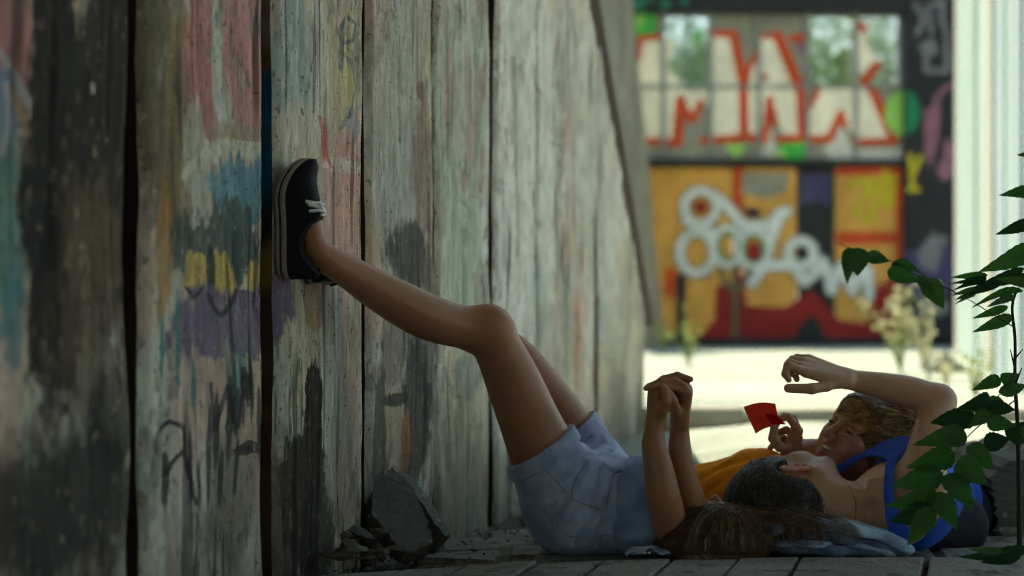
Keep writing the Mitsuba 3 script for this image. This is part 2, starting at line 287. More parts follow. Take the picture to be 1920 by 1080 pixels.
def wall_color(p, n, uv):
    y, z = p.y, p.z
    g1 = fbm(y * 52, z * 13.0, 3.1, 3); g2 = noise(y * 200, z * 48); big = fbm(y * 5.0, z * 3.0, 9.0, 3); w = fbm(y * 15, z * 9, 1.7, 4) - .5; w2 = fbm(y * 80, z * 36, 6.3, 3) - .5
    c = mix((.42, .37, .29), (.60, .57, .48), smoothstep(.35, .65, big))
    c = mix(c, (.46, .54, .46), .5 * smoothstep(.50, .62, fbm(y * 7.5, z * 2.6, 21., 3) + w2 * .25)); c = mix(c, (.60, .38, .31), .65 * smoothstep(.54, .64, fbm(y * 8.5, z * 2.4, 41., 3) + w2 * .25)); c = mix(c, (.62, .54, .34), .5 * smoothstep(.56, .66, fbm(y * 10, z * 3.4, 61., 3) + w2 * .25))
    for Y, Z, ry, rz, col, s, soft, warp in BLOBS:
        d = dr.sqrt(dr.square((y - Y) / ry) + dr.square((z - Z) / rz)) + w * warp * 1.7 + w2 * (.25 + warp * .7)
        c = mix(c, col, s * smoothstep(1.0 + soft * .16, 1.0 - soft * .55, d))
    for q, k, kz, wd, col, s in STROKES:
        d = mi.Float(9.0)
        for (ya, za), (yb, zb) in zip(q[:-1], q[1:]):
            ay, az, by, bz = ya * k, za * kz, (yb - ya) * k, (zb - za) * kz
            ux, uz = y * k - ay, z * kz - az; t = dr.clip((ux * by + uz * bz) / (by * by + bz * bz), 0, 1); d = dr.minimum(d, dr.sqrt(dr.square(ux - t * by) + dr.square((uz - t * bz))))
        c = mix(c, col, s * smoothstep(1.15, .75, d / wd + w2 * 1.2))
    peel = smoothstep(.565, .61, fbm(y * 34, z * 17, 5.5, 4)) * smoothstep(.42, .6, fbm(y * 6, z * 2.2, 15.5, 2))
    lum = mi.luminance(c)
    c = mix(c, mi.Color3f(.30, .275, .23) * (.6 + .8 * g2), peel * .75 * smoothstep(.05, .2, lum))
    chip = smoothstep(.66, .70, fbm(y * 90, z * 60, 2.5, 2)) * smoothstep(.5, .62, fbm(y * 9, z * 5, 33., 2)); c = mix(c, (.62, .60, .53), chip * .5 * smoothstep(.10, .25, lum))
    c = c * (.80 + .28 * smoothstep(.25, .75, g1)) * (.88 + .24 * g2)
    crack = smoothstep(.70, .76, noise(y * 75, z * 2.6, 2.0)) * smoothstep(.50, .66, noise(y * 11, z * 3.4, 8.0))
    c = dr.minimum(c * 1.12, .85) * (1 - .6 * crack)
    pits = smoothstep(.84, .90, noise(y * 170, z * 95, 4.)) * .6
    low_dark = smoothstep(.36, -.05, z + (big - .5) * .5) * .55  # planks get darker towards the bottom
    return c * (1 - pits) * (1 - low_dark)
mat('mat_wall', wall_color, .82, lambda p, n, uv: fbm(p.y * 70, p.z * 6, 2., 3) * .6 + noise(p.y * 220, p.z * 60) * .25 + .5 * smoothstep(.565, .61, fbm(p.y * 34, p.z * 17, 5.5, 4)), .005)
mat('mat_gap_shade', lambda p, n, uv: mix((.03, .022, .018), (.09, .055, .04), fbm(p.y * 30, p.z * 3)) , .9)  # shade between the planks, painted as a dark colour on their edges
def slot_color(p, n, uv):
    z = p.z + (fbm(p.y * 30, p.z * 7) - .5) * .16
    c = mix((.10, .065, .045), (.30, .21, .05), smoothstep(.62, .70, z)); c = mix(c, (.02, .025, .03), smoothstep(.74, .80, z))
    c = mix(c, (.012, .13, .24), smoothstep(.84, .92, z)); c = mix(c, (.20, .13, .05), smoothstep(1.12, 1.16, z)); return mix(c, (.3, .26, .25), smoothstep(1.17, 1.2, z)) * (.7 + .5 * noise(p.y * 90, p.z * 30))
mat('mat_slot', slot_color, .7)
def stone_color(p, n, uv):
    a = fbm(p.x * 7, p.y * 7, p.z * 7, 3); b = noise(p.x * 90, p.y * 90, p.z * 90); r = cell_rand(p.x * 4, p.y * 5)
    c = mix((.12, .125, .115), (.24, .24, .215), a) * (.75 + .5 * b) * (.8 + .35 * r)
    return mix(c, (.06, .055, .045), smoothstep(.58, .75, fbm(p.x * 22, p.y * 22, 3., 3)) * .7)
mat('mat_stone', stone_color, .85, lambda p, n, uv: fbm(p.x * 60, p.y * 60, p.z * 60, 3), .006)
mat('mat_paver', lambda p, n, uv: mix((.16, .155, .145), (.30, .295, .27), fbm(p.x * 6, p.y * 10, 2., 3)) * (.75 + .45 * noise(p.x * 160, p.y * 160)) * (1 - .45 * smoothstep(.6, .75, fbm(p.x * 20, p.y * 20, 7., 3))), .8,
    lambda p, n, uv: fbm(p.x * 90, p.y * 90, p.z * 90, 3), .003)
mat('mat_dirt', lambda p, n, uv: mix((.06, .052, .042), (.13, .115, .095), fbm(p.x * 12, p.y * 12, p.z * 12, 3)) * (.7 + .6 * noise(p.x * 140, p.y * 140)), .95)
mat('mat_yard', lambda p, n, uv: mix((.18, .20, .17), (.275, .30, .265), fbm(p.x * 2.2, p.y * 2.2, 0., 4)) * (.85 + .25 * noise(p.x * 40, p.y * 40)) * (1 - .25 * smoothstep(.6, .7, fbm(p.x * 1.1, p.y * 3., 4., 3))), .9)
mat('mat_kerb', lambda p, n, uv: mix((.20, .20, .16), (.34, .33, .28), fbm(p.x * 5, p.y * 5, p.z * 9, 3)), .9)

# ------------------------------------------------------------------ ground
def height(x, y):
    x, y = np.broadcast_arrays(np.asarray(x, float), np.asarray(y, float)); wx = .2625 * y - 1.528
    dip = np.clip(1 - (x - wx) / .75, 0, 1) * np.clip((y - 4.25) / 1.2, 0, 1) * np.clip((7.6 - y) / .8, 0, 1)
    dip0 = np.clip(1 - (x - wx) / .6, 0, 1) * np.clip((y - 3.95) / .2, 0, 1) * .05
    return -.11 * dip - dip0 * (1 - dip)
ys = np.r_[np.linspace(-12, 3, 20), np.linspace(3.2, 8.33, 130)]; xs = np.r_[np.linspace(-30, -1.5, 14), np.linspace(-1.4, 3, 110), np.linspace(3.2, 30, 14)]
X, Y = np.meshgrid(xs, ys); pts = np.stack([X, Y, X * 0], -1)
Z = height(X, Y) - .022 + (meshkit.fbm(pts * 9, 3) - .5) * .022
solo('ground', grid_mesh(np.stack([X, Y, Z], -1)), 'mat_dirt', True, 'dark dirt floor of the passage between the stones', kind='structure')
ys = np.r_[np.linspace(8.36, 18, 60), np.linspace(19, 160, 30)]; xs = np.r_[np.linspace(-90, -4, 16), np.linspace(-3.8, 8, 60), np.linspace(8.5, 90, 16)]
X, Y = np.meshgrid(xs, ys); pts = np.stack([X, Y, X * 0], -1)
solo('yard', grid_mesh(np.stack([X, Y, .058 + (meshkit.fbm(pts * 1.3, 4, 5) - .5) * .05], -1)), 'mat_yard', True, 'pale dusty sunlit yard in front of the painted facade', kind='structure')
ys = np.linspace(6.3, 8.3, 40); xs = np.linspace(.2, 8, 60); X, Y = np.meshgrid(xs, ys); pts = np.stack([X, Y, X * 0], -1)
fade = np.clip((Y - 6.3) / .5, 0, 1) * np.clip((X - .2) / .3, 0, 1)
solo('pale_path', grid_mesh(np.stack([X, Y, height(X, Y) + (meshkit.fbm(pts * 5, 3, 2) - .5) * .02 - .035 + .036 * fade], -1)), 'mat_yard', True, 'pale dusty strip of path before the low kerb', kind='structure')
kb = thing('low_kerb', 'low stone kerb along the sunlit yard beyond the people', 'kerb')
rg = np.random.default_rng(5); x = -.2
while x < 7:
    L = rg.uniform(.5, .8); part(kb, 'stone', rbox((L - .012, .14, .11), (x + L / 2, 8.33 + rg.uniform(-.01, .01), .018 + rg.uniform(-.006, .006)), .012, jitter=.006, seed=int(abs(x) * 99)), 'mat_kerb'); x += L

# stones of the passage floor
fl = thing('alley_floor', 'worn grey stone paving of the shaded passage', kind='structure')
# unseen slab added overhead, shaped to block sun and darken the near passage
solo('added_shade_roof', trimesh.creation.extrude_polygon(Polygon([(-3, -10), (9, -10), (9, 3.2), (2.0, 3.7), (2.0, 6.2), (-3, 6.2)]), .25, engine='earcut').apply_translation((0, 0, 3.22)), 'mat_kerb', kind='structure')
solo('added_end_wall', trimesh.creation.box((16, .3, 3.3)).apply_translation((3, -9.6, 1.6)), 'mat_kerb', kind='structure')  # unseen wall added behind the camera to block light from there
rg = np.random.default_rng(11); y = 4.02; row = 0; uvw = np.array([.254, .967])
stones = []
while y < 6.6:
    d = rg.uniform(.15, .24); x = WALL(y) + .03 + rg.uniform(0, .1) ; xe = 3.0 if y < 4.7 else 2.4
    while x < xe:
        L = rg.uniform(.2, .42)
        if not (y > 6.1 and x > .6): stones.append((x, y, L, d))
        x += L
    y += d; row += 1
for i, (x, y, L, d) in enumerate(stones):
    cx, cy = x + L / 2 + .02, y + d / 2
    near = x - WALL(y)
    if near < .25 and rg.random() < .35: continue
    z = float(height(cx, cy)) + rg.uniform(-.010, .004) - .02
    m = rbox((L - rg.uniform(.01, .03), d - rg.uniform(.01, .025), .05), (0, 0, 0), .012, jitter=.010, seed=i)
    m.apply_transform(rotm([1, 0, 0], rg.uniform(-2.2, 2.2)) @ rotm([0, 1, 0], rg.uniform(-2.2, 2.2)) @ rotm([0, 0, 1], rg.uniform(-5, 5)))
    m.apply_translation((cx, cy, z - .012)); part(fl, 'stone', m, 'mat_stone')
# row of light pavers nearest to the viewer
pv = thing('near_pavement', 'lighter grey paving stones along the front of the passage', kind='structure')
def edge(px): return 1077 + (px - 360) * (1032 - 1077) / (1700 - 360) if px < 1700 else 1032
rg = np.random.default_rng(3)
def far_y(x):   # far edge of the paver row, in metres
    return np.interp(x, [-2.2, -.7, .05, .3, .6, .95, 3], [3.60, 3.70, 3.985, 4.03, 4.05, 4.06, 4.10])
x = -1.5; k = 0
while x < 2.2:
    L = (.155 if x < .6 else .30) + rg.uniform(-.015, .02); sh = .26
    for r in range(3):
        y0, y1 = far_y(x) - .36 * r, far_y(x + L) - .36 * r; z = .012 + rg.uniform(-.003, .003)
        g = .006
        top = np.array([[x + g - .2637 * .35, y0 - .35 + g], [x + L - g - .2637 * .35, y1 - .35 + g], [x + L - g, y1 - g], [x + g, y0 - g]]) + rg.uniform(-.004, .004, (4, 2)) - [[.2637 * .36 * r, 0]]
        inset = top + (top.mean(0) - top) * .03
        m = trimesh.convex.convex_hull(np.vstack([np.c_[top, np.full(4, -.06)], np.c_[top, np.full(4, z - .006)], np.c_[inset, z + rg.uniform(-.0015, .0015, 4)]]))
        part(pv, 'paver', m, 'mat_paver')
    x += L; k += 1

# ------------------------------------------------------------------ plank wall
wl = thing('plank_wall', 'tall weathered plank wall with peeling painted colours and soot, leaning end cut askew', 'wall')
NRM = np.array([.967, -.254, 0.])
def diag(z, y0):      # the broken end of the wall: greatest depth at height z
    za = H - (0 - 540) / F * wpx(1110); zb = H - (650 - 540) / F * wpx(1222)
    s = (z - zb) / (za - zb); return np.where(z > zb, wpx(1222) + (wpx(1110) - wpx(1222)) * s, 99.)
def plank(x0, x1, seed, proud=0., top=2.75, thick=.055, rough_=.004):
    rg = np.random.default_rng(seed); y0 = wpx(x0) if x0 is not None else 1.9; y1 = wpx(x1)
    nz = 190; nu = max(8, int((y1 - y0) / .009)); zz = np.linspace(-.2, top, nz); u = np.linspace(0, 1, nu)
    U, ZZ = np.meshgrid(u, zz)
    rag = lambda q, o: (meshkit.fbm(np.stack([zz * 6, zz * 0 + q + seed, zz * 0], -1), 4) - .5) * o
    lo, hi = y0 + rag(1, .014), y1 + rag(5, .014)
    dg = diag(zz, y0) + rag(9, .03); lo, hi = np.minimum(lo, dg), np.minimum(hi, dg)
    YY = lo[:, None] + (hi - lo)[:, None] * U
    q = np.stack([YY * 38, ZZ * 1.6, YY * 0 + seed], -1)
    relief = (meshkit.fbm(q, 3) - .5) * rough_ + (meshkit.fbm(np.stack([YY * 5, ZZ * 2.5, YY * 0 + seed], -1), 3) - .5) * .022
    ring = np.abs(np.sin((YY - (y0 + y1) / 2) * 46 + 5 * meshkit.fbm(np.stack([YY * 3, ZZ * 1.1, YY * 0 + seed], -1), 2))); relief -= rough_ * .22 * (1 - ring) ** 4
    crk = meshkit.noise(np.stack([YY * 30, ZZ * .9, YY * 0 + 4 + seed], -1)); relief -= rough_ * np.clip((crk - .84) / .06, 0, 1)
    e = np.minimum(U, 1 - U) * (hi - lo)[:, None]; relief -= .014 * np.exp(-(e / .012) ** 2)
    off = proud + relief
    V = np.stack([WALL(YY), YY, ZZ], -1) + off[..., None] * NRM
    keep = (hi - lo) > .004
    V = V[keep]
    V = V[:, ::-1]; B = V - NRM * thick
    return grid_mesh(V), cat([grid_mesh(B[:, ::-1])] + [grid_mesh(np.stack(e)[::-1]) for e in ((V[0], B[0]), (B[-1], V[-1]), (B[:, 0], V[:, 0]), (V[:, -1], B[:, -1]))])
EDGES = [(None, 246), (275, 498), (516, 679), (688, 813), (818, 919), (928, 1004), (1006, 1064), (1067, 1121), (1123, 1166), (1168, 1210)]
PROUD = [0, -.004, .008, .004, .0, .006, .001, -.006, .003, -.004]
for i, (a, b) in enumerate(EDGES):
    front, rest = plank(a, b, i + 1, PROUD[i], rough_=.0042 if i < 5 else .009)
    k = part(wl, 'plank', front, 'mat_wall', True); part(k, 'edge', rest, 'mat_slot' if i == 2 else 'mat_gap_shade', 35, label='plank edge painted blue, yellow and brown' if i == 2 else None)
def wall_box(ya, yb, d0, d1, z0=-.2, z1=2.7):
    q = [np.array([WALL(y), y, z]) + NRM * d for y in (ya, yb) for z in (z0, z1) for d in (d0, d1)]
    return trimesh.convex.convex_hull(np.array(q))
part(wl, 'shade_strip', wall_box(wpx(240), wpx(282), -.085, -.050), 'mat_gap_shade')  # dark strips set behind the gaps so they read as shade
part(wl, 'shade_strip', wall_box(wpx(494), wpx(521), -.085, -.058), 'mat_gap_shade')
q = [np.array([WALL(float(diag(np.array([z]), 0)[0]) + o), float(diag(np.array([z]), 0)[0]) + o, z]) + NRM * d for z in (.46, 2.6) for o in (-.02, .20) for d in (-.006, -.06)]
part(wl, 'shade_strip', trimesh.convex.convex_hull(np.array(q)), 'mat_gap_shade', label='added dark strip painting the gap shade along the slanting cut end')  # strip added to paint the dark gap shade beside the cut
part(wl, 'shade_strip', wall_box(wpx(674), wpx(695), -.085, -.048), 'mat_gap_shade')
part(wl, 'shade_strip', wall_box(wpx(809), wpx(823), -.085, -.050), 'mat_gap_shade'); part(wl, 'shade_strip', wall_box(wpx(912), wpx(935), -.085, -.050), 'mat_gap_shade')
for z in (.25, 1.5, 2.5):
    part(wl, 'rail', wall_box(1.9, wpx(1060) if z > 1 else wpx(1195), -.16, -.09, z - .05, z + .05), 'mat_gap_shade')
for z, y in ((1.2, 683), (1.02, 686), (.88, 684), (.70, 684), (.55, 685)):
    part(wl, 'nail_block', rbox((.02, .05, .035), np.array([WALL(wpx(y)), wpx(y), z + .06]) - NRM * .03, .005), 'mat_wall')

# ------------------------------------------------------------------ the painted facade at the end of the passage
YF = 17.5; S = YF / F
fx = lambda px: (px - 960) * S
fz = lambda py: H - (py - 540) * S
def paint(key, c, v=.25): return mat(key, lambda p, n, uv: mi.Color3f(c) * (1 - v + 2 * v * fbm(p.x * 5, p.z * 5, 0., 3)) * (.9 + .2 * noise(p.x * 60, p.z * 30)), .75)
for k, c in dict(cream=(.80, .71, .55), red=(.52, .06, .012), darkred=(.24, .012, .012), orange=(.58, .29, .06), beige=(.25, .235, .185), black=(.018, .019, .022), green=(.055, .42, .06), lime=(.30, .58, .12), darkgreen=(.012, .19, .075),
                 white=(.62, .63, .61), purple=(.055, .045, .12), yellow=(.48, .38, .02), chalk=(.17, .17, .18), pink=(.24, .10, .14), teal=(.02, .16, .09), olive=(.10, .10, .055), slate=(.20, .23, .22), chalk_light=(.50, .48, .42)).items(): paint('mat_' + k, c)
scene['mat_pane'] = {'type': 'thindielectric', 'int_ior': 1.5}
fc = thing('painted_facade', 'painted facade with large cream letters on its panes, orange panels and black frame', 'building')
def fbox(x0, y0, x1, y1, d0, d1, bev=.012):
    return rbox((abs(x1 - x0) * S, d1 - d0, abs(y1 - y0) * S), ((fx(x0) + fx(x1)) / 2, YF - (d0 + d1) / 2, (fz(y0) + fz(y1)) / 2), bev)
part(fc, 'lintel', fbox(1060, -150, 1693, 25, -.3, .16), 'mat_black', label='black lintel over the panes')
part(fc, 'post', fbox(1693, -150, 1800, 640, -.3, .14), 'mat_black', label='black post with chalk scribbles at the right')
part(fc, 'post', fbox(1060, 25, 1152, 648, -.3, .10), 'mat_black')
part(fc, 'sill', fbox(1152, 300, 1693, 313, -.2, .10), 'mat_black')
part(fc, 'base_shade_strip', fbox(1060, 634, 1810, 660, -.3, .05), 'mat_black')  # black strip standing in for the shadow line along the facade base
XS = [1152, 1243, 1332, 1422, 1513, 1604, 1693]; YS = [25, 163, 300]
mat('mat_bar', (.20, .21, .20), .6)
for i in range(1, 6): part(fc, 'glazing_bar', fbox(XS[i] - 4, 25, XS[i] + 4, 300, -.05, .035, .006), 'mat_bar')
for i in range(6): part(fc, 'glazing_bar', fbox(XS[i] + (4 if i else 0), 160, XS[i + 1] - 4, 166, -.04, .028, .006), 'mat_bar')
CLEAR = {(1, 0), (4, 0), (5, 0)}
PANES = {}
for i in range(6):
    for j in range(2):
        g = fbox(XS[i] + 3, YS[j] + 2, XS[i + 1] - 3, YS[j + 1] - 2, -.012, .0, .002)
        if (i, j) in CLEAR:
            x0, x1, z0, z1 = fx(XS[i] + 3), fx(XS[i + 1] - 3), fz(YS[j] + 2), fz(YS[j + 1] - 3)
            g = trimesh.Trimesh([[x0, YF, z0], [x1, YF, z0], [x1, YF, z1], [x0, YF, z1]], [[0, 2, 1], [0, 3, 2]], process=False)
            part(fc, 'pane', g, 'mat_pane', label='clear pane with trees showing through')
        else: part(fc, 'pane', g, 'mat_beige', label='pane painted over' if i == 0 and j == 0 else None)
# lower panels
LOW = [(1152, 1268, 'orange'), (1268, 1374, 'orange'), (1376, 1392, 'red'), (1394, 1494, 'orange'), (1496, 1564, 'black'), (1566, 1691, 'orange')]
for a, b, m in LOW: part(fc, 'panel', fbox(a, 313, b, 634, -.03, -.02 if m == 'black' else .0), 'mat_' + m)
OFF = [0.]
def decal(name, shapes, m, layer, base=0., cuts=True, label=None):
    """paint lying on the facade: flat shapes 2 mm thick, given in picture units of the facade plane"""
    g = unary_union(shapes) if isinstance(shapes, list) else shapes
    if cuts:
        for i in range(1, 6): g = g.difference(sbox(XS[i] - 4, 0, XS[i] + 4, 300))
        g = g.difference(sbox(1100, 159.5, 1693, 166.5))
    k = None
    for q in getattr(g, 'geoms', [g]):
        if q.is_empty or q.area < 6: continue
        e = trimesh.creation.extrude_polygon(q.simplify(.15), .0025, engine='earcut'); v = e.vertices.copy()
        e.vertices = np.stack([fx(v[:, 0]), YF - base - .003 * layer - v[:, 2], fz(v[:, 1])], 1); e.faces = e.faces
        if e.volume < 0: e.faces = e.faces[:, ::-1]
        k = part(fc, name, e, m, label=label if k is None else None)
    return k
c5 = lambda pts: [(1180 + x / 3, y / 3) for x, y in pts]
c6 = lambda pts: [(1180 + x / 3, 300 + y / 3) for x, y in pts]
rough = lambda pts, r: LineString(pts).buffer(r)
L1 = [[(20, 225), (180, 210), (262, 228), (240, 320), (205, 375), (315, 485), (300, 510), (440, 505), (455, 600), (400, 590), (350, 690), (285, 570), (262, 800), (100, 790), (20, 640)],
      [(465, 205), (578, 200), (632, 480), (640, 772), (468, 772), (450, 500)],
      [(742, 205), (830, 205), (900, 400), (955, 560), (975, 772), (858, 770), (822, 610), (790, 560), (758, 772), (655, 772), (662, 500), (690, 390), (730, 280)],
      [(1062, 505), (1180, 490), (1285, 490), (1300, 440), (1280, 290), (1350, 270), (1395, 340), (1312, 450), (1335, 500), (1470, 772), (1275, 790), (1185, 640), (1125, 772), (1003, 772), (1012, 620)],
      [(1283, 120), (1330, 170), (1345, 300), (1285, 300)]]
LP = [Polygon(c5(q)).buffer(1.5).buffer(-1.5) for q in L1]
names = 'MAXXI'
for q, lab in zip(LP, ('first large cream letter', 'stem of a large cream letter', 'large cream letter A', 'large cream letter with spread legs', 'upper arm of the last cream letter')): decal('painted_letter', q, 'mat_cream', 2, label=lab)
red = [rough(c5(q), r * 1.5) for q, r in [([(50, 330), (60, 218), (182, 208)], 4), ([(288, 565), (268, 800)], 6.5), ([(110, 792), (280, 806)], 4.5), ([(285, 560), (350, 680), (402, 580)], 4.5), ([(450, 190), (588, 190)], 4.5),
    ([(585, 195), (640, 480), (645, 772)], 6), ([(415, 792), (645, 775), (760, 775)], 5), ([(835, 205), (905, 370), (968, 530), (978, 778)], 7), ([(735, 205), (835, 203)], 3.5), ([(722, 285), (668, 390), (650, 500)], 3.5), ([(920, 215), (990, 212)], 5),
    ([(790, 560), (775, 690), (755, 790)], 5), ([(790, 560), (822, 690)], 3.5), ([(838, 780), (985, 782)], 5), ([(1388, 370), (1318, 452), (1372, 520), (1485, 782)], 6), ([(1265, 800), (1492, 795)], 4.5), ([(1190, 640), (1122, 785), (995, 782)], 5), ([(1190, 645), (1215, 700)], 4), ([(1062, 508), (1012, 610)], 3.5), ([(1295, 140), (1320, 165)], 5)]]
decal('painted_outline', red, 'mat_red', 3, label='red outline of the large letters')
decal('painted_patch', [Polygon(c5([(925, 225), (995, 225), (995, 300), (955, 310)]))], 'mat_pink', 2)
decal('painted_patch', [Point(1180 + 765 / 3, 437 / 3).buffer(7)], 'mat_darkred', 4)
decal('painted_patch', [Polygon(c5([(20, 70), (150, 80), (145, 190), (40, 205), (10, 180)]))], 'mat_green', 1); decal('painted_patch', [Polygon(c5([(30, 90), (90, 85), (80, 150), (40, 150)]))], 'mat_lime', 4)
decal('painted_patch', [Polygon(c5([(845, 812), (988, 805), (985, 908), (870, 908)])).buffer(2), Polygon(c5([(370, 170), (420, 165), (400, 230), (370, 225)]))], 'mat_green', 4); decal('painted_patch', [Polygon(c5([(540, 820), (660, 820), (600, 885)])).buffer(2), Polygon(c5([(810, 850), (870, 840), (880, 905)]))], 'mat_lime', 5)
decal('painted_patch', [Polygon(c5([(1190, 700), (1265, 860), (1270, 900), (1140, 900), (1090, 840)])), Polygon(c5([(1285, 835), (1530, 835), (1530, 900), (1285, 900)])), Polygon(c5([(790, 700), (840, 880), (740, 880)]))], 'mat_chalk_light', 1)
ell = lambda cx, cy, rx, ry: Polygon([(cx + rx * math.cos(t), cy + ry * math.sin(t)) for t in np.linspace(0, 2 * np.pi, 40)[:-1]])
gb = Polygon(c5([(1525 + 90 * math.cos(t), 640 + 125 * math.sin(t)) for t in np.linspace(0, 6.28, 40)[:-1]]))
decal('painted_patch', gb.intersection(sbox(1500, 0, 1692.5, 300)), 'mat_lime', 5, label='green balloon shape'); decal('painted_patch', gb.intersection(sbox(1693.5, 0, 1800, 400)), 'mat_darkgreen', 1, .142, cuts=False)
for x, y, r in ((1195, 12, 12), (1245, 12, 10), (1280, 6, 8), (1215, 2, 8)): decal('painted_patch', Point(x, y).buffer(r), 'mat_teal', 1, .162, cuts=False)
# scribbles on the post
decal('chalk_scribble', [rough(c5(q), 5) for q in ([(1590, 40), (1640, 120), (1600, 200)], [(1660, 50), (1680, 190)], [(1690, 40), (1740, 20), (1740, 150)], [(1640, 280), (1680, 240), (1700, 300), (1650, 310), (1625, 270)], [(1650, 330), (1650, 410), (1770, 410), (1760, 180), (1730, 100)])], 'mat_chalk', 1, .142, cuts=False)
decal('painted_patch', [rough(c5([(1830, 480), (1760, 500), (1710, 560), (1690, 650)]), 5), Polygon(c5([(1640, 620), (1730, 600), (1720, 800), (1670, 960), (1640, 850)])), ell(1180 + 1760 / 3, 300 + 60 / 3, 16, 20), ell(1180 + 1775 / 3, 285, 10, 24)], 'mat_pink', 1, .142, cuts=False)
decal('painted_patch', [Polygon(c6([(1545, 520), (1800, 500), (1790, 700), (1700, 800), (1560, 760)])).buffer(4)], 'mat_purple', 1, .142, cuts=False)
decal('chalk_scribble', [Polygon(c6([(1600, 520), (1700, 400), (1740, 520), (1700, 640), (1620, 600)])), ell(1180 + 1745 / 3, 300 + 455 / 3, 8, 10), ell(1180 + 1690 / 3, 300 + 830 / 3, 30, 18)], 'mat_chalk', 2, .142, cuts=False)
# lower panels
decal('painted_band', [Polygon(c6([(390, 1000), (480, 900), (490, 700), (560, 720), (640, 640), (660, 820), (880, 830), (1020, 730), (1090, 800), (1180, 900), (1330, 920), (1400, 700), (1530, 640), (1530, 1000)]))], 'mat_darkred', 1, cuts=False, label='dark red zigzag band')
decal('painted_patch', [Polygon(c6([(920, 1000), (960, 930), (1025, 870), (1075, 930), (1110, 1000)])), Polygon(c6([(265, 640), (320, 640), (312, 900), (320, 1000), (265, 1000)])), Polygon(c6([(650, 260), (740, 280), (730, 330), (660, 320)]))], 'mat_black', 2, cuts=False)
decal('painted_band', [Polygon(c6([(1160, 40), (1520, 30), (1525, 75), (1160, 90)])), Polygon(c6([(1165, 400), (1530, 405), (1530, 470), (1165, 480)])), sbox(1680, 313, 1691, 620), Polygon(c6([(600, 40), (640, 50), (610, 330), (580, 330)])), Polygon(c6([(200, 600), (260, 620), (255, 780), (200, 760)]))], 'mat_red', 1, cuts=False)
decal('painted_patch', [Polygon(c6([(640, 80), (890, 80), (870, 170), (780, 210), (650, 180)])).buffer(3)], 'mat_beige', 1, cuts=False)
decal('painted_patch', [Polygon(c6([(970, 90), (1130, 80), (1120, 250), (1060, 220), (970, 240)])).buffer(3)], 'mat_purple', 1, -.02, cuts=False)
decal('painted_patch', [rough(c6([(595, 560), (590, 1000)]), 5.5), rough(c6([(520, 620), (540, 700), (600, 735), (660, 690), (670, 620)]), 5)], 'mat_olive', 3, cuts=False)
ring = lambda cx, cy, rx, ry, w: Polygon(c6([(cx + rx * math.cos(t), cy + ry * math.sin(t)) for t in np.linspace(0, 6.28, 44)[:-1]])).exterior.buffer(w * .85)
TAG = [ring(400, 265, 92, 92, 8), ring(378, 520, 95, 115, 8.5), ring(550, 485, 72, 100, 7.5), ring(700, 500, 82, 95, 7.5), ring(965, 525, 72, 72, 9)] + [rough(c6(q), r) for q, r in (
    ([(480, 200), (560, 270), (640, 370), (780, 370), (850, 295), (885, 290)], 8), ([(320, 340), (420, 390), (480, 420)], 8), ([(855, 300), (800, 430), (750, 600), (690, 690)], 8.5), ([(740, 600), (860, 590), (930, 600), (985, 685), (1040, 640), (1085, 570), (1110, 620), (1135, 735), (1185, 600), (1215, 640), (1255, 740), (1310, 600), (1340, 620), (1345, 765)], 8.5))]
tg = unary_union(TAG)
decal('painted_tag', tg.buffer(3.5), 'mat_slate', 4, cuts=False, label='grey painted outline of the white tag'); decal('painted_tag', tg, 'mat_white', 5, cuts=False, label='white rounded tag lettering across the orange panels')
decal('painted_patch', [ell(1180 + 700 / 3, 300 + 520 / 3, 13, 20), ell(1180 + 400 / 3, 300 + 265 / 3, 12, 12)], 'mat_darkred', 6, cuts=False); decal('painted_patch', [ring(550, 485, 52, 82, 3), ring(700, 500, 60, 76, 3)], 'mat_darkgreen', 6, cuts=False)
YL = [[(1240, 150), (1290, 110), (1350, 110), (1370, 180)], [(1350, 110), (1320, 220), (1260, 280), (1340, 340)], [(1360, 190), (1400, 150), (1420, 230), (1370, 250), (1360, 340)], [(1440, 60), (1450, 270)], [(1400, 120), (1490, 100)], [(1490, 90), (1470, 250)]]
decal('painted_tag', [rough(c6(q), 5.5) for q in YL], 'mat_yellow', 3, cuts=False, label='yellow scrawl on the right orange panel')
decal('painted_tag', [rough(c6(q), 5) for q in ([(1560, -20), (1575, 160)], [(1620, -10), (1575, 90)], [(1555, 170), (1605, 170)])], 'mat_yellow', 3, .142, cuts=False)

# leaning slab beside the facade
lsx = lambda px, py: np.array([(px - 960) / F * 16.4, 0, H - (py - 540) / F * 16.4])
q = [lsx(1060, -160), lsx(1172, -160), lsx(1247, 662), lsx(1190, 662)]
nr, nc = 60, 14; V = np.zeros((nr, nc, 3))
for i, a in enumerate(np.linspace(0, 1, nr)):
    l, r = q[0] + (q[3] - q[0]) * a, q[1] + (q[2] - q[1]) * a
    for j, b in enumerate(np.linspace(0, 1, nc)): V[i, j] = l + (r - l) * b
V[..., 1] = 16.4 + .03 * (meshkit.fbm(V * [9, 1, 1.5], 3) - .5); V[:, -1, 0] += .02 * (meshkit.noise(V[:, -1] * 5) - .5)
mat('mat_slab', lambda p, n, uv: mix((.15, .13, .10), (.30, .28, .235), fbm(p.x * 16, p.z * 1.6, 3., 3)) * (.8 + .35 * noise(p.x * 50, p.z * 6)), .9)
solo('leaning_slab', slab_from_grid(V, np.array([0, .14, 0])), 'mat_slab', 35, 'tall grey board leaning sideways between the plank wall and the facade', 'board')

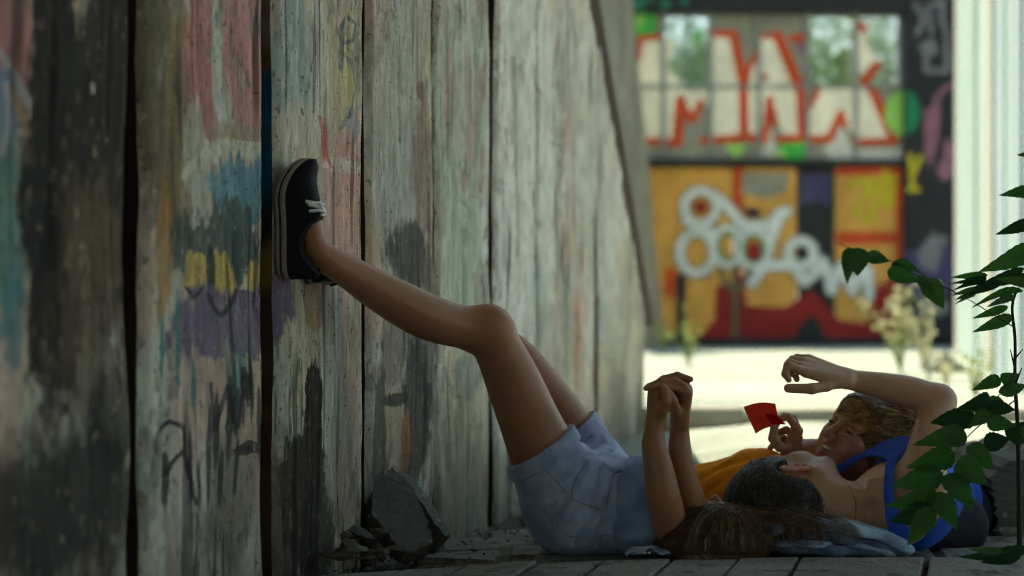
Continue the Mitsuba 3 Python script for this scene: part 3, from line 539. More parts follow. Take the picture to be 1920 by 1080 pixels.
# right hand fence
fr = thing('pale_fence', 'pale sunlit fence of painted boards at the right edge behind the sapling', 'fence')
A, B = np.array([4.02, 15.5]), np.array([2.35, 6.8]); dv = B - A; ln = np.linalg.norm(dv); dv /= ln; nv = np.array([dv[1], -dv[0]])
if nv @ (-A) < 0: nv = -nv
mat('mat_fence', lambda p, n, uv: mix((.33, .42, .39), (.45, .54, .50), fbm(p.y * 5, p.z * .7, 2., 3)) * (.85 + .25 * noise(p.y * 40, p.z * 3)), .8)
mat('mat_fence_warm', lambda p, n, uv: mix((.42, .37, .30), (.46, .50, .44), fbm(p.y * 6, p.z * 1.5, 2., 3)), .8)
mat('mat_fence_grey', lambda p, n, uv: mix((.27, .34, .40), (.42, .47, .46), fbm(p.y * 7, p.z * 1.2, 5., 3)), .8)
def tpx(px):   # distance along the fence from A that is seen at px
    k = (px - 960) / F; return (k * A[1] - A[0]) / (dv[0] - k * dv[1])
EX = [1790, 1800, 1832, 1853, 1868, 1886, 1903, 1920, 1938, 1956]
MM = ['mat_fence_warm', 'mat_fence', 'mat_fence', 'mat_fence_warm', 'mat_fence_grey', 'mat_fence', 'mat_fence_grey', 'mat_fence', 'mat_fence_grey']
for i in range(len(EX) - 1):
    t0, t1 = tpx(EX[i]) + .01, tpx(EX[i + 1]) - .01; pr = (.0, .02, .0, .03, .01, .0, .02, .0, .01)[i]
    c0, c1 = A + dv * t0, A + dv * t1
    pts = [np.r_[c + nv * d, z] for c in (c0, c1) for d in (pr, -.08) for z in (-.05, 4.2)]
    part(fr, 'board', trimesh.convex.convex_hull(np.array(pts)), MM[i])

# trees behind the facade
mat('mat_bark', lambda p, n, uv: mix((.07, .055, .04), (.14, .12, .09), fbm(p.x * 20, p.y * 20, p.z * 4)), .9)
for k, c in (('dark', (.05, .11, .03)), ('mid', (.08, .16, .045)), ('light', (.13, .21, .075))):
    scene['mat_leaf_' + k] = {'type': 'principledthin', 'base_color': {'type': 'rgb', 'value': list(c)}, 'roughness': .55, 'diff_trans': .8, 'spec_trans': 0.0}
def leaves(C, size, seed, n_each=1):
    rg = np.random.default_rng(seed); n = len(C); a = rg.normal(size=(n, 3)); a /= np.linalg.norm(a, axis=1, keepdims=True); b = np.cross(a, rg.normal(size=(n, 3))); b /= np.linalg.norm(b, axis=1, keepdims=True)
    s = size * rg.uniform(.6, 1.3, n)[:, None]; c = np.cross(a, b) * s * .18
    V = np.stack([C - a * s, C + b * s * .42 + c, C + a * s, C - b * s * .42 + c], 1).reshape(-1, 3); i = np.arange(n)[:, None] * 4
    return trimesh.Trimesh(V, np.vstack([i + [0, 1, 2], i + [0, 2, 3]]), process=False)
TREES = [(1180, 24, 5.2, 1.5, 'mid'), (1290, 23, 4.3, 1.35, 'dark'), (1400, 26, 5.6, 1.8, 'mid'), (1545, 22.5, 3.6, 1.25, 'dark'), (1640, 27, 4.6, 1.4, 'mid'), (1740, 25, 5.0, 1.3, 'light'), (1570, 33, 7.5, 2.6, 'light'), (1330, 34, 8, 2.7, 'mid')]
TL = ['tree with mid green crown at the far left behind the facade', 'dark green tree seen through the second pane', 'tree behind the painted panes in the middle', 'dark green tree seen through the fifth pane', 'airy tree with sky showing through, in the last pane', 'light green tree behind the black post', 'pale far tree behind the right panes', 'tall far tree behind the left panes']
for i, (px, Yt, ht, R, tone) in enumerate(TREES):
    rg = np.random.default_rng(40 + i); x = (px - 960) / F * Yt; base = np.array([x, Yt, 0.])
    t = thing('tree', TL[i], 'tree', 'trees behind the facade')
    trunk = spline([base, base + [rg.uniform(-.15, .15), 0, ht * .35], base + [rg.uniform(-.3, .3), .1, ht * .7]], 10)
    limbs = [tube(trunk, np.linspace(.13, .05, 10), 8)]; C = []
    for k in range(13):
        s = trunk[rg.integers(4, 10)]; d = rg.normal(size=3); d[2] = abs(d[2]) * .7; d /= np.linalg.norm(d); e = s + d * R * rg.uniform(.5, 1.0)
        limbs.append(tube(spline([s, (s + e) / 2 + [0, 0, .1], e], 6), np.linspace(.035, .01, 6), 5)); n = 150
        C.append(e + rg.normal(size=(n, 3)) * [.36, .36, .30] * R / 1.5)
        C.append((s + e) / 2 + rg.normal(size=(60, 3)) * .3)
    part(t, 'trunk', cat(limbs), 'mat_bark', True); part(t, 'crown', leaves(np.vstack(C), .10, i), 'mat_leaf_' + tone)

# ------------------------------------------------------------------ people: materials
def skin(key, tone):
    return mat(key, {'type': 'mesh_attribute', 'name': 'vertex_color'}, .43, lambda p, n, uv: noise(p.x * 420, p.y * 420, p.z * 420) * .5 + fbm(p.x * 90, p.y * 90, p.z * 90, 2), .0011, two=False, spec=.42, sheen=.15)
skin('mat_skin', None)
SKIN_A, SKIN_B, SKIN_C = (.46, .225, .13), (.52, .29, .175), (.40, .185, .095)
def skin_colors(m, tone, spots=()):
    """skin tone with mottling; spots: (centre, radius, colour, strength) for lips, cheeks, nails, knees"""
    v = np.asarray(m.vertices); a = meshkit.fbm(v * 26, 3); b = meshkit.fbm(v * 9 + 4, 2)
    c = np.array(tone) * (.80 + .40 * b)[:, None] * np.stack([1 + .12 * (a - .5), 1 - .04 * (a - .5), 1 - .1 * (a - .5)], 1)
    for q, r, col, s in spots:
        w = np.clip(1.25 - np.linalg.norm(v - q, axis=1) / r, 0, 1)[:, None]; w = w * w * (3 - 2 * w) * s
        c = c * (1 - w) + np.array(col) * w
    return np.clip(c, 0, 1)
def denim(key, base, light):
    def f(p, n, uv):
        a = fbm(p.x * 22, p.y * 22, p.z * 22, 3); tw = noise((p.x + p.z) * 620, (p.x - p.z) * 260, p.y * 420)
        return mix(base, light, smoothstep(.25, .75, a)) * (.82 + .36 * tw)
    return mat(key, f, .9, lambda p, n, uv: noise((p.x + p.z) * 700, (p.x - p.z) * 300, p.y * 500) * .5 + fbm(p.x * 60, p.y * 60, p.z * 60, 2), .0018, sheen=.3, spec=.15)
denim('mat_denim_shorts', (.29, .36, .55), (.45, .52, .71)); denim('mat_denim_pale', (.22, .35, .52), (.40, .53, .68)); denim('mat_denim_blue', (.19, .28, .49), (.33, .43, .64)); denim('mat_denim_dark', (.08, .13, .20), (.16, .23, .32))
def knit(key, c, v=.2): return mat(key, lambda p, n, uv: mi.Color3f(c) * (1 - v + 2 * v * fbm(p.x * 30, p.y * 30, p.z * 30, 2)) * (.88 + .24 * noise(p.x * 700, p.y * 700, p.z * 700)), .85, lambda p, n, uv: noise(p.x * 800, p.y * 800, p.z * 800) * .3 + fbm(p.x * 40, p.y * 40, p.z * 40, 2), .002, sheen=.35, spec=.15)
knit('mat_orange_shirt', (.95, .34, .014)); knit('mat_blue_top', (.03, .085, .46)); knit('mat_black_cloth', (.016, .017, .026)); knit('mat_canvas', (.017, .017, .022)); knit('mat_lace', (.80, .80, .82))
mat('mat_rubber', lambda p, n, uv: mix((.30, .25, .25), (.44, .40, .39), fbm(p.x * 40, p.y * 40, p.z * 40)), .6); mat('mat_rubber_line', (.02, .015, .018), .6)
def hairmat(key, a, b): return mat(key, lambda p, n, uv: mix(a, b, noise(p.x * 70, p.y * 70, p.z * 70)), .36, spec=.5, anisotropic=.5)
hairmat('mat_hair_blond', (.24, .125, .035), (.56, .34, .10)); hairmat('mat_hair_brown', (.055, .029, .013), (.19, .108, .052)); hairmat('mat_hair_light', (.16, .105, .06), (.34, .24, .15)); hairmat('mat_hair_dark', (.028, .024, .019), (.080, .068, .052))
mat('mat_brass', (.6, .48, .22), .35, metallic=1.0); mat('mat_gold', (.75, .52, .22), .3, metallic=1.0); mat('mat_eye_white', (.62, .58, .55), .2); mat('mat_iris', (.035, .02, .012), .15); mat('mat_teeth', (.74, .70, .62), .3); mat('mat_nail', (.42, .19, .16), .3, spec=.5)
mat('mat_thread', (.50, .50, .52), .9); mat('mat_seam_dark', (.12, .155, .23), .95)

def hand(Fd, wrist, rw, knuckles, fingers, thumb, rk=.0115, rf=.0085):
    """palm from wrist to four knuckles, four separate bent fingers, thumb from the side of the palm"""
    wrist = np.array(wrist); ks = [np.array(k) for k in knuckles]
    across = ks[-1] - ks[0]; across /= np.linalg.norm(across)
    for i, k in enumerate(ks):
        w0 = wrist + across * (i - 1.5) * rw * .42
        Fd.cone(w0, k, rw * .62, rk, .014)
        f = [k] + [np.array(q) for q in fingers[i]]; r = [rk * .9, rf * 1.04, rf * .95, rf * .8]
        for a, b, ra, rb in zip(f[:-1], f[1:], r[:-1], r[1:]): Fd.cone(a, b, ra, rb, .0035)
    t = [np.array(q) for q in thumb]; r = [rw * .5, rf * 1.35, rf * 1.15, rf * .9]
    Fd.cone(wrist * .5 + t[0] * .5, t[0], rw * .5, r[0], .014)
    for a, b, ra, rb in zip(t[:-1], t[1:], r[:-1], r[1:]): Fd.cone(a, b, ra, rb, .005)

class Head:
    def __init__(s, c, f, u, sc=1.):
        s.c = np.array(c, float); f = np.array(f, float); f /= np.linalg.norm(f); u = np.array(u, float); u -= f * (u @ f); u /= np.linalg.norm(u)
        s.R = np.stack([f, u, np.cross(u, f)]); s.s = sc            # rows: forward, up, left
    def q(s, f, u, l): return s.c + s.s * (np.array([f, u, l]) @ s.R)
    def build(s, D, smile=True, ear=(1, -1)):
        k = s.s; E = lambda c, r, kk=.02, op=1: D.ell(s.q(*c), np.array(r) * k, s.R, kk * k, op); C = lambda a, b, ra, rb, kk=.02, op=1: D.cone(s.q(*a), s.q(*b), ra * k, rb * k, kk * k, op)
        E((-.012, .035, 0), (.098, .086, .075)); E((.028, -.03, 0), (.062, .082, .058), .03); E((.045, .05, 0), (.045, .05, .058), .03)
        for l in (1, -1):
            C((-.005, -.05, .05 * l), (.066, -.088, .013 * l), .02, .017, .025); E((.060, -.018, .042 * l), (.024, .022, .022), .02); E((.068, -.040, .036 * l), (.019, .02, .018), .016)
            C((.087, .023, .010 * l), (.073, .024, .046 * l), .010, .010, .012)
        E((.074, -.09, 0), (.018, .016, .018), .018)
        for l in (1, -1): D.ball(s.q(.103, .003, .031 * l), .0165 * k, .012 * k, -1)
        for l in (1, -1):
            D.ball(s.q(.078, .002, .031 * l), .0125 * k, .004 * k)
            C((.0855, .0045, .020 * l), (.0895, .0065, .032 * l), .0042, .0050, .004); C((.0895, .0065, .032 * l), (.080, .001, .045 * l), .0050, .0036, .004)
            C((.085, -.007, .021 * l), (.0880, -.0070, .032 * l), .0034, .0042, .004); C((.0880, -.0070, .032 * l), (.079, -.004, .044 * l), .0042, .0032, .004)
        C((.089, .016, 0), (.112, -.027, 0), .0075, .0105, .012)
        for l in (1, -1): D.ball(s.q(.100, -.031, .0115 * l), .0085 * k, .006 * k)
        if smile:
            C((.0965, -.051, 0), (.082, -.046, .027), .0058, .004, .006); C((.0965, -.051, 0), (.082, -.046, -.027), .0058, .004, .006)
            C((.093, -.074, .0), (.080, -.053, .027), .0068, .004, .006); C((.093, -.074, .0), (.080, -.053, -.027), .0068, .004, .006)
            E((.098, -.0615, 0), (.016, .0060, .023), .004, -1)
        else:
            for l in (1, -1): C((.0965, -.055, 0), (.083, -.054, .023 * l), .006, .004, .006); C((.094, -.066, 0), (.082, -.059, .021 * l), .0065, .004, .006)
        for l in ear:
            pts = [(-.002, -.022, .072), (-.010, -.030, .076), (-.020, -.012, .083), (-.027, .010, .086), (-.020, .028, .085), (-.006, .031, .080), (.003, .018, .075)]
            for a, b in zip(pts[:-1], pts[1:]): C((a[0], a[1], a[2] * l), (b[0], b[1], b[2] * l), .0055, .0055, .004)
            E((-.010, .002, .074 * l), (.014, .026, .006), .006)
            C((-.004, -.026, .074 * l), (-.007, -.033, .077 * l), .0075, .006, .004)

def strands(roots, normals, flow, n=14, length=.2, r=.0009, seed=0, push=None, wob=.18, gravity=0., lenvar=.4, clump=None):
    """many tapered locks combed along a flow: every one a thin three-sided tube"""
    rg = np.random.default_rng(seed); m = len(roots); L = length * rg.uniform(1 - lenvar, 1 + lenvar * .4, m) if np.isscalar(length) else length
    p = roots.copy(); pts = [p.copy()]; step = (L / (n - 1))[:, None]
    cid = rg.integers(0, max(1, m // 14), m); off = rg.normal(size=(cid.max() + 1, 3))[cid] * wob + rg.normal(size=(m, 3)) * wob * .35
    for i in range(n - 1):
        d = flow(p, i / (n - 1)) + off * (.4 + .6 * i / n) ; d[:, 2] -= gravity * i / n
        d /= np.linalg.norm(d, axis=1, keepdims=True) + 1e-9; p = p + d * step
        if push is not None: p = push(p, i / (n - 1), normals)
        pts.append(p.copy())
    Pn = np.stack(pts, 1); t = np.gradient(Pn, axis=1); t /= np.linalg.norm(t, axis=2, keepdims=True) + 1e-9
    a = np.cross(t, np.array([.2, .9, .3])); a /= np.linalg.norm(a, axis=2, keepdims=True) + 1e-9; b = np.cross(t, a)
    rr = r * np.linspace(1, .25, n)[None, :, None] * rg.uniform(.7, 1.4, m)[:, None, None]
    V = np.stack([Pn + rr * (math.cos(q) * a + math.sin(q) * b) for q in (0, 2.1, 4.2)], 2)      # m, n, 3, 3
    i = np.arange(m)[:, None, None] * n * 3 + np.arange(n - 1)[None, :, None] * 3 + np.arange(3)[None, None, :]; j = i - np.arange(3) + (np.arange(3) + 1) % 3
    f = np.concatenate([np.stack([i, j, j + 3], -1), np.stack([i, j + 3, i + 3], -1)]).reshape(-1, 3)
    return trimesh.Trimesh(V.reshape(-1, 3), f, process=False)
def crease(m, lines, seed=1, base=.004, freq=9):
    """folds: pressed or raised lines (points, width, depth) and a soft overall waviness"""
    v = np.asarray(m.vertices).copy(); nn = vnorm(m)
    d = (meshkit.fbm(v * freq + seed, 3) - .5) * 2 * base
    for pts, w, a in lines: d -= a * np.exp(-(seg_dist(v, pts) / w) ** 2)
    m.vertices = v + nn * d[:, None]; return m

# ------------------------------------------------------------------ the woman with her foot on the wall
ZC = 4.22
legs_w = thing('person', 'woman in pale denim shorts, one foot up on the plank wall, hands clasped above her', 'person')
D = Field()
near = [(P(580, 395, 3.845), .024), (P(583, 435, 3.85), .029), (P(594, 470, 3.86), .033), (P(624, 493, 3.88), .0340), (P(655, 511, 3.91), .0385), (P(702, 541, 3.95), .0455), (P(752, 569, 3.99), .0520), (P(802, 594, 4.03), .0550), (P(857, 611, 4.07), .0515), (P(913, 618, 4.10), .0525)]
D.chain(near, .02)
D.cone(P(924, 604, 4.09), P(934, 616, 4.095), .030, .034, .03)
thigh = [(P(913, 618, 4.10), .0525), (P(940, 666, 4.12), .0600), (P(965, 722, 4.14), .068), (P(993, 790, 4.17), .0745), (P(1022, 855, 4.20), .086), (P(1066, 926, 4.24), .103)]
D.chain(thigh, .03)
far = [(P(1125, 925, 4.44), .10), (P(1062, 800, 4.38), .068), (P(1012, 728, 4.34), .059), (P(958, 662, 4.32), .052), (P(880, 625, 4.25), .045), (P(800, 590, 4.19), .050), (P(700, 545, 4.11), .038), (P(655, 516, 4.07), .029), (P(618, 508, 4.06), .026)]
D.chain(far, .03)
D.ell(P(1105, 943, 4.33), (.125, .165, .118), k=.05); D.ell(P(1060, 955, 4.25), (.085, .1, .10), k=.05)
D.cone(P(1120, 945, 4.33), P(1205, 952, 4.25), .112, .103, .05); D.cone(P(1205, 952, 4.25), P(1254, 984, 4.25), .103, .066, .05)
shC = [P(1290, 1012, 4.13), P(1322, 1010, 4.24)]
D.cone(P(1256, 990, 4.24), shC[0], .05, .04, .03); D.cone(P(1256, 990, 4.24), shC[1], .05, .04, .03)
D.cone(P(1230, 785, 4.12), P(1232, 739, 4.12), .0225, .0235, .012); D.cone(P(1275, 780, 4.155), P(1276, 737, 4.15), .0235, .0265, .012)
# arms
D.chain([(P(1292, 1032, 4.22), .041), (P(1266, 1010, 4.17), .042), (P(1251, 962, 4.12), .042), (P(1242, 920, 4.09), .0395), (P(1234, 875, 4.09), .035), (P(1225, 830, 4.11), .0285), (P(1229, 797, 4.12), .0225)], .015)
D.chain([(P(1330, 1010, 4.23), .040), (P(1308, 972, 4.20), .039), (P(1290, 925, 4.18), .036), (P(1279, 880, 4.17), .032), (P(1274, 830, 4.17), .0265), (P(1275, 792, 4.165), .0215)], .015)
zl = 4.13
kn = [P(1231, 745, zl - .030), P(1231, 739, zl - .008), P(1232, 736, zl + .014), P(1234, 738, zl + .036)]
fi = [[P(1243, 719, zl - .030), P(1266, 714, zl - .028), P(1284, 722, zl - .028)], [P(1243, 711, zl - .008), P(1270, 703, zl - .006), P(1295, 711, zl - .006)], [P(1246, 710, zl + .014), P(1272, 704, zl + .015), P(1292, 711, zl + .016)], [P(1246, 713, zl + .035), P(1268, 710, zl + .036), P(1284, 716, zl + .036)]]
hand(D, P(1230, 797, 4.125), .0245, kn, fi, [P(1243, 770, zl - .040), P(1249, 752, zl - .052), P(1247, 729, zl - .054)])
zr = 4.15
kn = [P(1290, 737, zr - .046), P(1290, 731, zr - .022), P(1288, 729, zr), P(1286, 731, zr + .022)]
fi = [[P(1268, 727, zr - .048), P(1242, 724, zr - .056), P(1211, 728, zr - .052)], [P(1270, 717, zr - .028), P(1240, 715, zr - .034), P(1215, 724, zr - .033)], [P(1268, 715, zr - .006), P(1240, 713, zr - .008), P(1219, 724, zr - .01)], [P(1267, 716, zr + .016), P(1244, 715, zr + .016), P(1226, 727, zr + .014)]]
hand(D, P(1275, 792, 4.16), .0240, kn, fi, [P(1266, 765, zr - .052), P(1262, 752, zr - .064), P(1256, 738, zr - .067)])
# head, lying on the stones with the crown towards the viewer
HC = Head(P(1338, 1000, 4.20), (.25, .25, .93), (.62, -.78, .05), .80); HC.build(D, False, ear=())
D.cone(HC.q(-.02, -.06, 0), P(1292, 998, 4.2), .04, .045, .03)
body = D.mesh(.0031); lips = [(P(917, 600, 4.05), .04, (.40, .19, .12), .5), (P(1247, 729, zl - .066), .011, (.46, .20, .16), .8), (P(1212, 727, zr - .06), .008, (.45, .22, .2), .7)]
# shorts
BODY_C = body
G = Field(); G.chain([(P(966, 733, 4.145), .079), (P(993, 790, 4.17), .0855), (P(1022, 855, 4.20), .098), (P(1066, 926, 4.24), .114)], .03)
G.chain([(P(1128, 925, 4.44), .112), (P(1066, 806, 4.385), .080), (P(1036, 765, 4.36), .073)], .03)
G.ell(P(1105, 943, 4.33), (.135, .175, .127), k=.05); G.ell(P(1060, 955, 4.25), (.096, .11, .108), k=.05); G.cone(P(1120, 945, 4.33), P(1225, 955, 4.24), .122, .112, .05)
def plane(p, n):
    n = np.array(n, float); n /= np.linalg.norm(n); return lambda X, Y, Z: (X - p[0]) * n[0] + (Y - p[1]) * n[1] + (Z - p[2]) * n[2]
a0 = P(966, 733, 4.145); a1 = P(1022, 855, 4.20); cn = a0 - a1
pl1 = plane((P(962, 882, 4.15) + P(1063, 801, 4.19)) / 2, np.array([-.55, -.05, .82])); pl2 = plane(P(1085, 797, 4.36), np.array([-.62, -.05, .78])); pl3 = plane(P(1212, 940, 4.22), np.array([.93, -.3, -.1]))
mid = (P(1050, 800, 4.17) + P(1075, 800, 4.37)) / 2
gapd = lambda X, Y, Z: (Y - 4.285)
def cut_shorts(X, Y, Z):
    near_leg = np.maximum(pl1(X, Y, Z), gapd(X, Y, Z) - .04); far_leg = pl2(X, Y, Z)
    d1 = np.where(Y < 4.287, pl1(X, Y, Z), pl2(X, Y, Z)); d1 = np.where(X > P(1130, 0, 4.3)[0], -1, d1)
    return np.maximum(d1, pl3(X, Y, Z))
sh = G.mesh(.0032, cut_shorts, 1)
bv = np.asarray(body.vertices); dc = cut_shorts(bv[:, 0], bv[:, 1], bv[:, 2]); bn = vnorm(body); w_ = np.clip((-dc - .022) / .02, 0, 1) * (bv[:, 0] > P(950, 0, 4.1)[0]) * (bv[:, 2] < P(0, 775, 4.3)[2]); body.vertices = bv - bn * (.016 * w_)[:, None]
part(legs_w, 'body', body, 'mat_skin', True, color=skin_colors(body, SKIN_C, lips))
c7 = lambda q: [(940 + x / 3.375, 740 + y / 3.375) for x, y in q]
def safe(mesh, pix, lift=0., n=24):
    try: return onto(mesh, pix, lift, n)
    except Exception: return None
FOLDS = [([(320, 800), (400, 680), (450, 600), (545, 445)], .009, .010), ([(355, 565), (430, 520), (530, 405)], .008, .007), ([(640, 465), (605, 600), (575, 720)], .007, .008), ([(705, 500), (685, 600), (655, 700)], .007, .006), ([(460, 945), (540, 830), (600, 740)], .008, .007), ([(600, 960), (640, 820)], .009, .006), ([(300, 720), (380, 640)], .01, .006),
    ([(500, 540), (560, 450)], .008, -.005), ([(360, 800), (440, 690)], .010, -.006), ([(720, 600), (730, 760)], .014, -.005), ([(760, 560), (770, 800)], .010, .005), ([(800, 620), (810, 900)], .009, .005), ([(650, 440), (720, 480), (800, 470)], .006, .006), ([(540, 385), (620, 370), (690, 350)], .006, .006), ([(470, 300), (560, 260)], .008, .005), ([(560, 330), (640, 290)], .009, .006), ([(200, 640), (300, 600)], .012, .004), ([(250, 760), (330, 700)], .01, .005)]
LN = [(l, w, a) for l, w, a in ((safe(sh, c7(q)), w, a * 1.5) for q, w, a in FOLDS) if l is not None and len(l) > 2]
crease(sh, LN, 3, .0045, 13); so = part(legs_w, 'shorts', sh, 'mat_denim_shorts', True)
def stitch(parent, mesh, pix, r=.0011, m='mat_thread', lift=.0006, name='seam'):
    l = safe(mesh, pix, lift, 30)
    if l is not None and len(l) > 3: part(parent, name, tube(l, r, 5), m, True)
for q in ([(118, 560), (200, 510), (300, 440), (440, 288)], [(235, 425), (330, 530), (420, 630)], [(445, 655), (570, 710), (660, 738)], [(445, 655), (450, 600), (552, 430)], [(660, 738), (690, 600), (712, 500)], [(640, 888), (700, 885), (790, 855)], [(410, 884), (450, 900), (496, 896)], [(640, 888), (620, 960)], [(830, 480), (826, 620), (840, 740), (850, 900)]): stitch(so, sh, c7(q), .0008, 'mat_seam_dark')
for q in ([(110, 548), (200, 497), (295, 428), (432, 275)], [(448, 664), (572, 720), (660, 748)]): stitch(so, sh, c7(q), .0011)
for q in ([(715, 505), (760, 485), (800, 500), (880, 490)], [(845, 545), (870, 540), (905, 555)]): stitch(so, sh, c7(q), .0018, 'mat_seam_dark')
def stud(parent, mesh, px, py, r=.006, m='mat_brass'):
    l = safe(mesh, [(px - 1, py), (px + 1, py)], .001, 5)
    if l is not None and len(l):
        s = trimesh.creation.icosphere(2, r); s.vertices *= [1, .45, 1]; s.apply_translation(l[len(l) // 2]); part(parent, 'button', s, m, True)
stud(so, sh, 1109, 946, .0062); stud(so, sh, 1178, 868, .0075); stud(so, sh, 1203, 868, .004)
# turned up hems
hm = Field(); hm.chain([(P(966, 733, 4.145), .083), (P(1022, 855, 4.20), .1015)], .03)
nv1 = np.array([-.55, -.05, .82]); nv1 /= np.linalg.norm(nv1)
hem = hm.mesh(.0032, lambda X, Y, Z: np.maximum(pl1(X, Y, Z) - .001, -pl1(X, Y, Z) - .036), 1); crease(hem, [], 7, .0018, 14); part(so, 'hem', hem, 'mat_denim_shorts', True)
hm = Field(); hm.chain([(P(1128, 925, 4.44), .116), (P(1066, 806, 4.385), .0835), (P(1036, 765, 4.36), .077)], .03)
hem = hm.mesh(.0032, lambda X, Y, Z: np.maximum(pl2(X, Y, Z) - .001, -pl2(X, Y, Z) - .034), 1); crease(hem, [], 9, .0018, 14); part(so, 'hem', hem, 'mat_denim_shorts', True)
# blue shirt from the waistband up, its tail lying on the paving
G = Field(); G.cone(P(1150, 946, 4.31), P(1205, 952, 4.25), .124, .117, .03); G.cone(P(1205, 952, 4.25), P(1256, 982, 4.25), .117, .078, .04)
xs_ = P(1275, 0, 4.2)[0]; st = G.mesh(.0035, lambda X, Y, Z: np.maximum(-pl3(X, Y, Z) - .06, X - xs_)); crease(st, [], 5, .007, 16); part(legs_w, 'shirt', st, 'mat_denim_blue', True)
u, w = np.meshgrid(np.linspace(0, 1, 30), np.linspace(0, 1, 12)); V = np.stack([P(1172, 0, 4.11)[0] + u * .105, 4.07 + .07 * w, .012 + .016 * np.sin(u * 3.0) * (1 - .4 * w) + .006 * np.sin(u * 14 + w * 5)], -1)
tl = part(legs_w, 'shirt_tail', slab_from_grid(V, np.array([0, 0, -.004])), 'mat_denim_pale', 50)
for x in (1209, 1217): part(tl, 'rivet', trimesh.creation.icosphere(2, .0035).apply_translation(P(x, 1037, 4.05)), 'mat_eye_white', True)

# shoes
def shoe(parent, ZW, zh, yaw, tilt, scale=1., lab=None):
    """canvas shoe with its sole flat on the wall: L along the foot, Hh off the wall, W across"""
    Wd = np.array([.254, .967, 0]); N = NRM; o = np.array([WALL(ZW), ZW, zh]) + N * .009
    Lx = np.array([0, 0, 1.]) * math.cos(yaw) + Wd * math.sin(yaw); Wx = np.cross(N, Lx)
    n = 46; t = np.linspace(0, 1, n); LEN = .252 * scale
    wid = np.interp(t, [0, .03, .1, .3, .5, .7, .82, .92, .98, 1], [.012, .024, .0315, .0315, .033, .0425, .0435, .037, .02, .006]) * scale
    spring = .044 * np.clip((t - .62) / .38, 0, 1) ** 2.0
    top = np.interp(t, [0, .04, .12, .22, .34, .44, .52, .6, .72, .84, .94, 1], [.050, .062, .046, .031, .030, .044, .068, .066, .052, .036, .026, .012]) * scale
    L = (t - .5) * LEN
    def pt(l, h, w): return o + l * Lx + h * N + w * Wx
    ang = np.linspace(0, np.pi, 22); V = np.zeros((n, 22, 3))
    for i in range(n):
        for j, a in enumerate(ang):
            cw = np.sign(math.cos(a)) * abs(math.cos(a)) ** .62; sh_ = math.sin(a) ** .72
            V[i, j] = pt(L[i], spring[i] + .016 + top[i] * sh_, cw * wid[i] * (1 - .18 * math.sin(a)))
    up = slab_from_grid(V, np.zeros(3)); up = grid_mesh(V)
    k = thing('x') if False else numbered(parent + '__shoe'); 
    if lab: labels[k] = {'label': lab}
    def sub(nm, m, b, sm): scene[numbered(k + '__' + nm)] = mikit.ply(m, b, smooth=sm)
    sub('upper', up, 'mat_canvas', True)
    def band(h0, h1, grow):
        q = []
        for hh, g in ((h0, grow - .002), (h0 + .002, grow), (h1 - .002, grow), (h1, grow - .003)):
            left = [pt(L[i], spring[i] + hh, wid[i] + g) for i in range(n)]; right = [pt(L[i], spring[i] + hh, -wid[i] - g) for i in range(n)][::-1]
            e0 = pt(L[0] - g, spring[0] + hh, 0); e1 = pt(L[-1] + g, spring[-1] + hh, 0); q.append(np.array(left + [e1] + right + [e0, left[0]]))
        side = grid_mesh(np.stack(q))
        caps = [trimesh.Trimesh(np.vstack([r_, r_.mean(0)]), [[i, (i + 1) % len(r_), len(r_)] for i in range(len(r_))], process=False) for r_ in (q[0], q[-1])]
        # caps as strips between left and right edge
        strips = []
        for r_ in (q[0], q[-1]): strips.append(grid_mesh(np.stack([r_[:n], r_[n + 1:2 * n + 1][::-1]])))
        return cat([side] + strips)
    sub('sole', band(-.009, .0, .003), 'mat_rubber', 40); sub('sole_line', band(.0, .0035, .0025), 'mat_rubber_line', 40); sub('foxing', band(.0035, .016, .0025), 'mat_rubber', 40)
    for i, tt in enumerate((.53, .575, .62, .665)):
        ii = int(tt * n); q = []
        for a in np.linspace(.62, 2.5, 9):
            sh_ = math.sin(a) ** .72; jj = ii + (1.6 * math.sin(a * 1.4 + i)); l = (jj / (n - 1) - .5) * LEN
            q.append(pt(l, spring[ii] + .0165 + top[ii] * sh_ * 1.035, math.cos(a) * wid[ii] * .93))
        sub('lace', tube(q, .0038, 6), 'mat_lace', True)
    q = [pt((tt - .5) * LEN, .016 + np.interp(tt, t, top) * 1.05 + (0), w) for tt, w in ((.53, .014), (.56, -.012), (.60, .013), (.63, -.012))]; sub('lace', tube(spline(q, 20), .0034, 6), 'mat_lace', True)
    # collar edge
    q = [pt((tt - .5) * LEN, .016 + hh, ww) for tt, hh, ww in ((.03, .064, 0), (.10, .050, .027), (.22, .031, .031), (.34, .030, .032), (.44, .044, .029), (.52, .066, .018), (.55, .072, 0), (.52, .066, -.018), (.44, .044, -.029), (.34, .030, -.032), (.22, .031, -.031), (.10, .050, -.027), (.03, .064, 0))]
    sub('collar', tube(spline(q, 50), .0028, 6), 'mat_canvas', True)
    return k
shoe(legs_w, 3.845, H - (412 - 540) / F * 3.86, .0, 0, 1.07)
shoe(legs_w, 4.05, H - (507 - 540) / F * 4.05, 1.50, 0, .78, 'far shoe mostly hidden behind the raised leg')
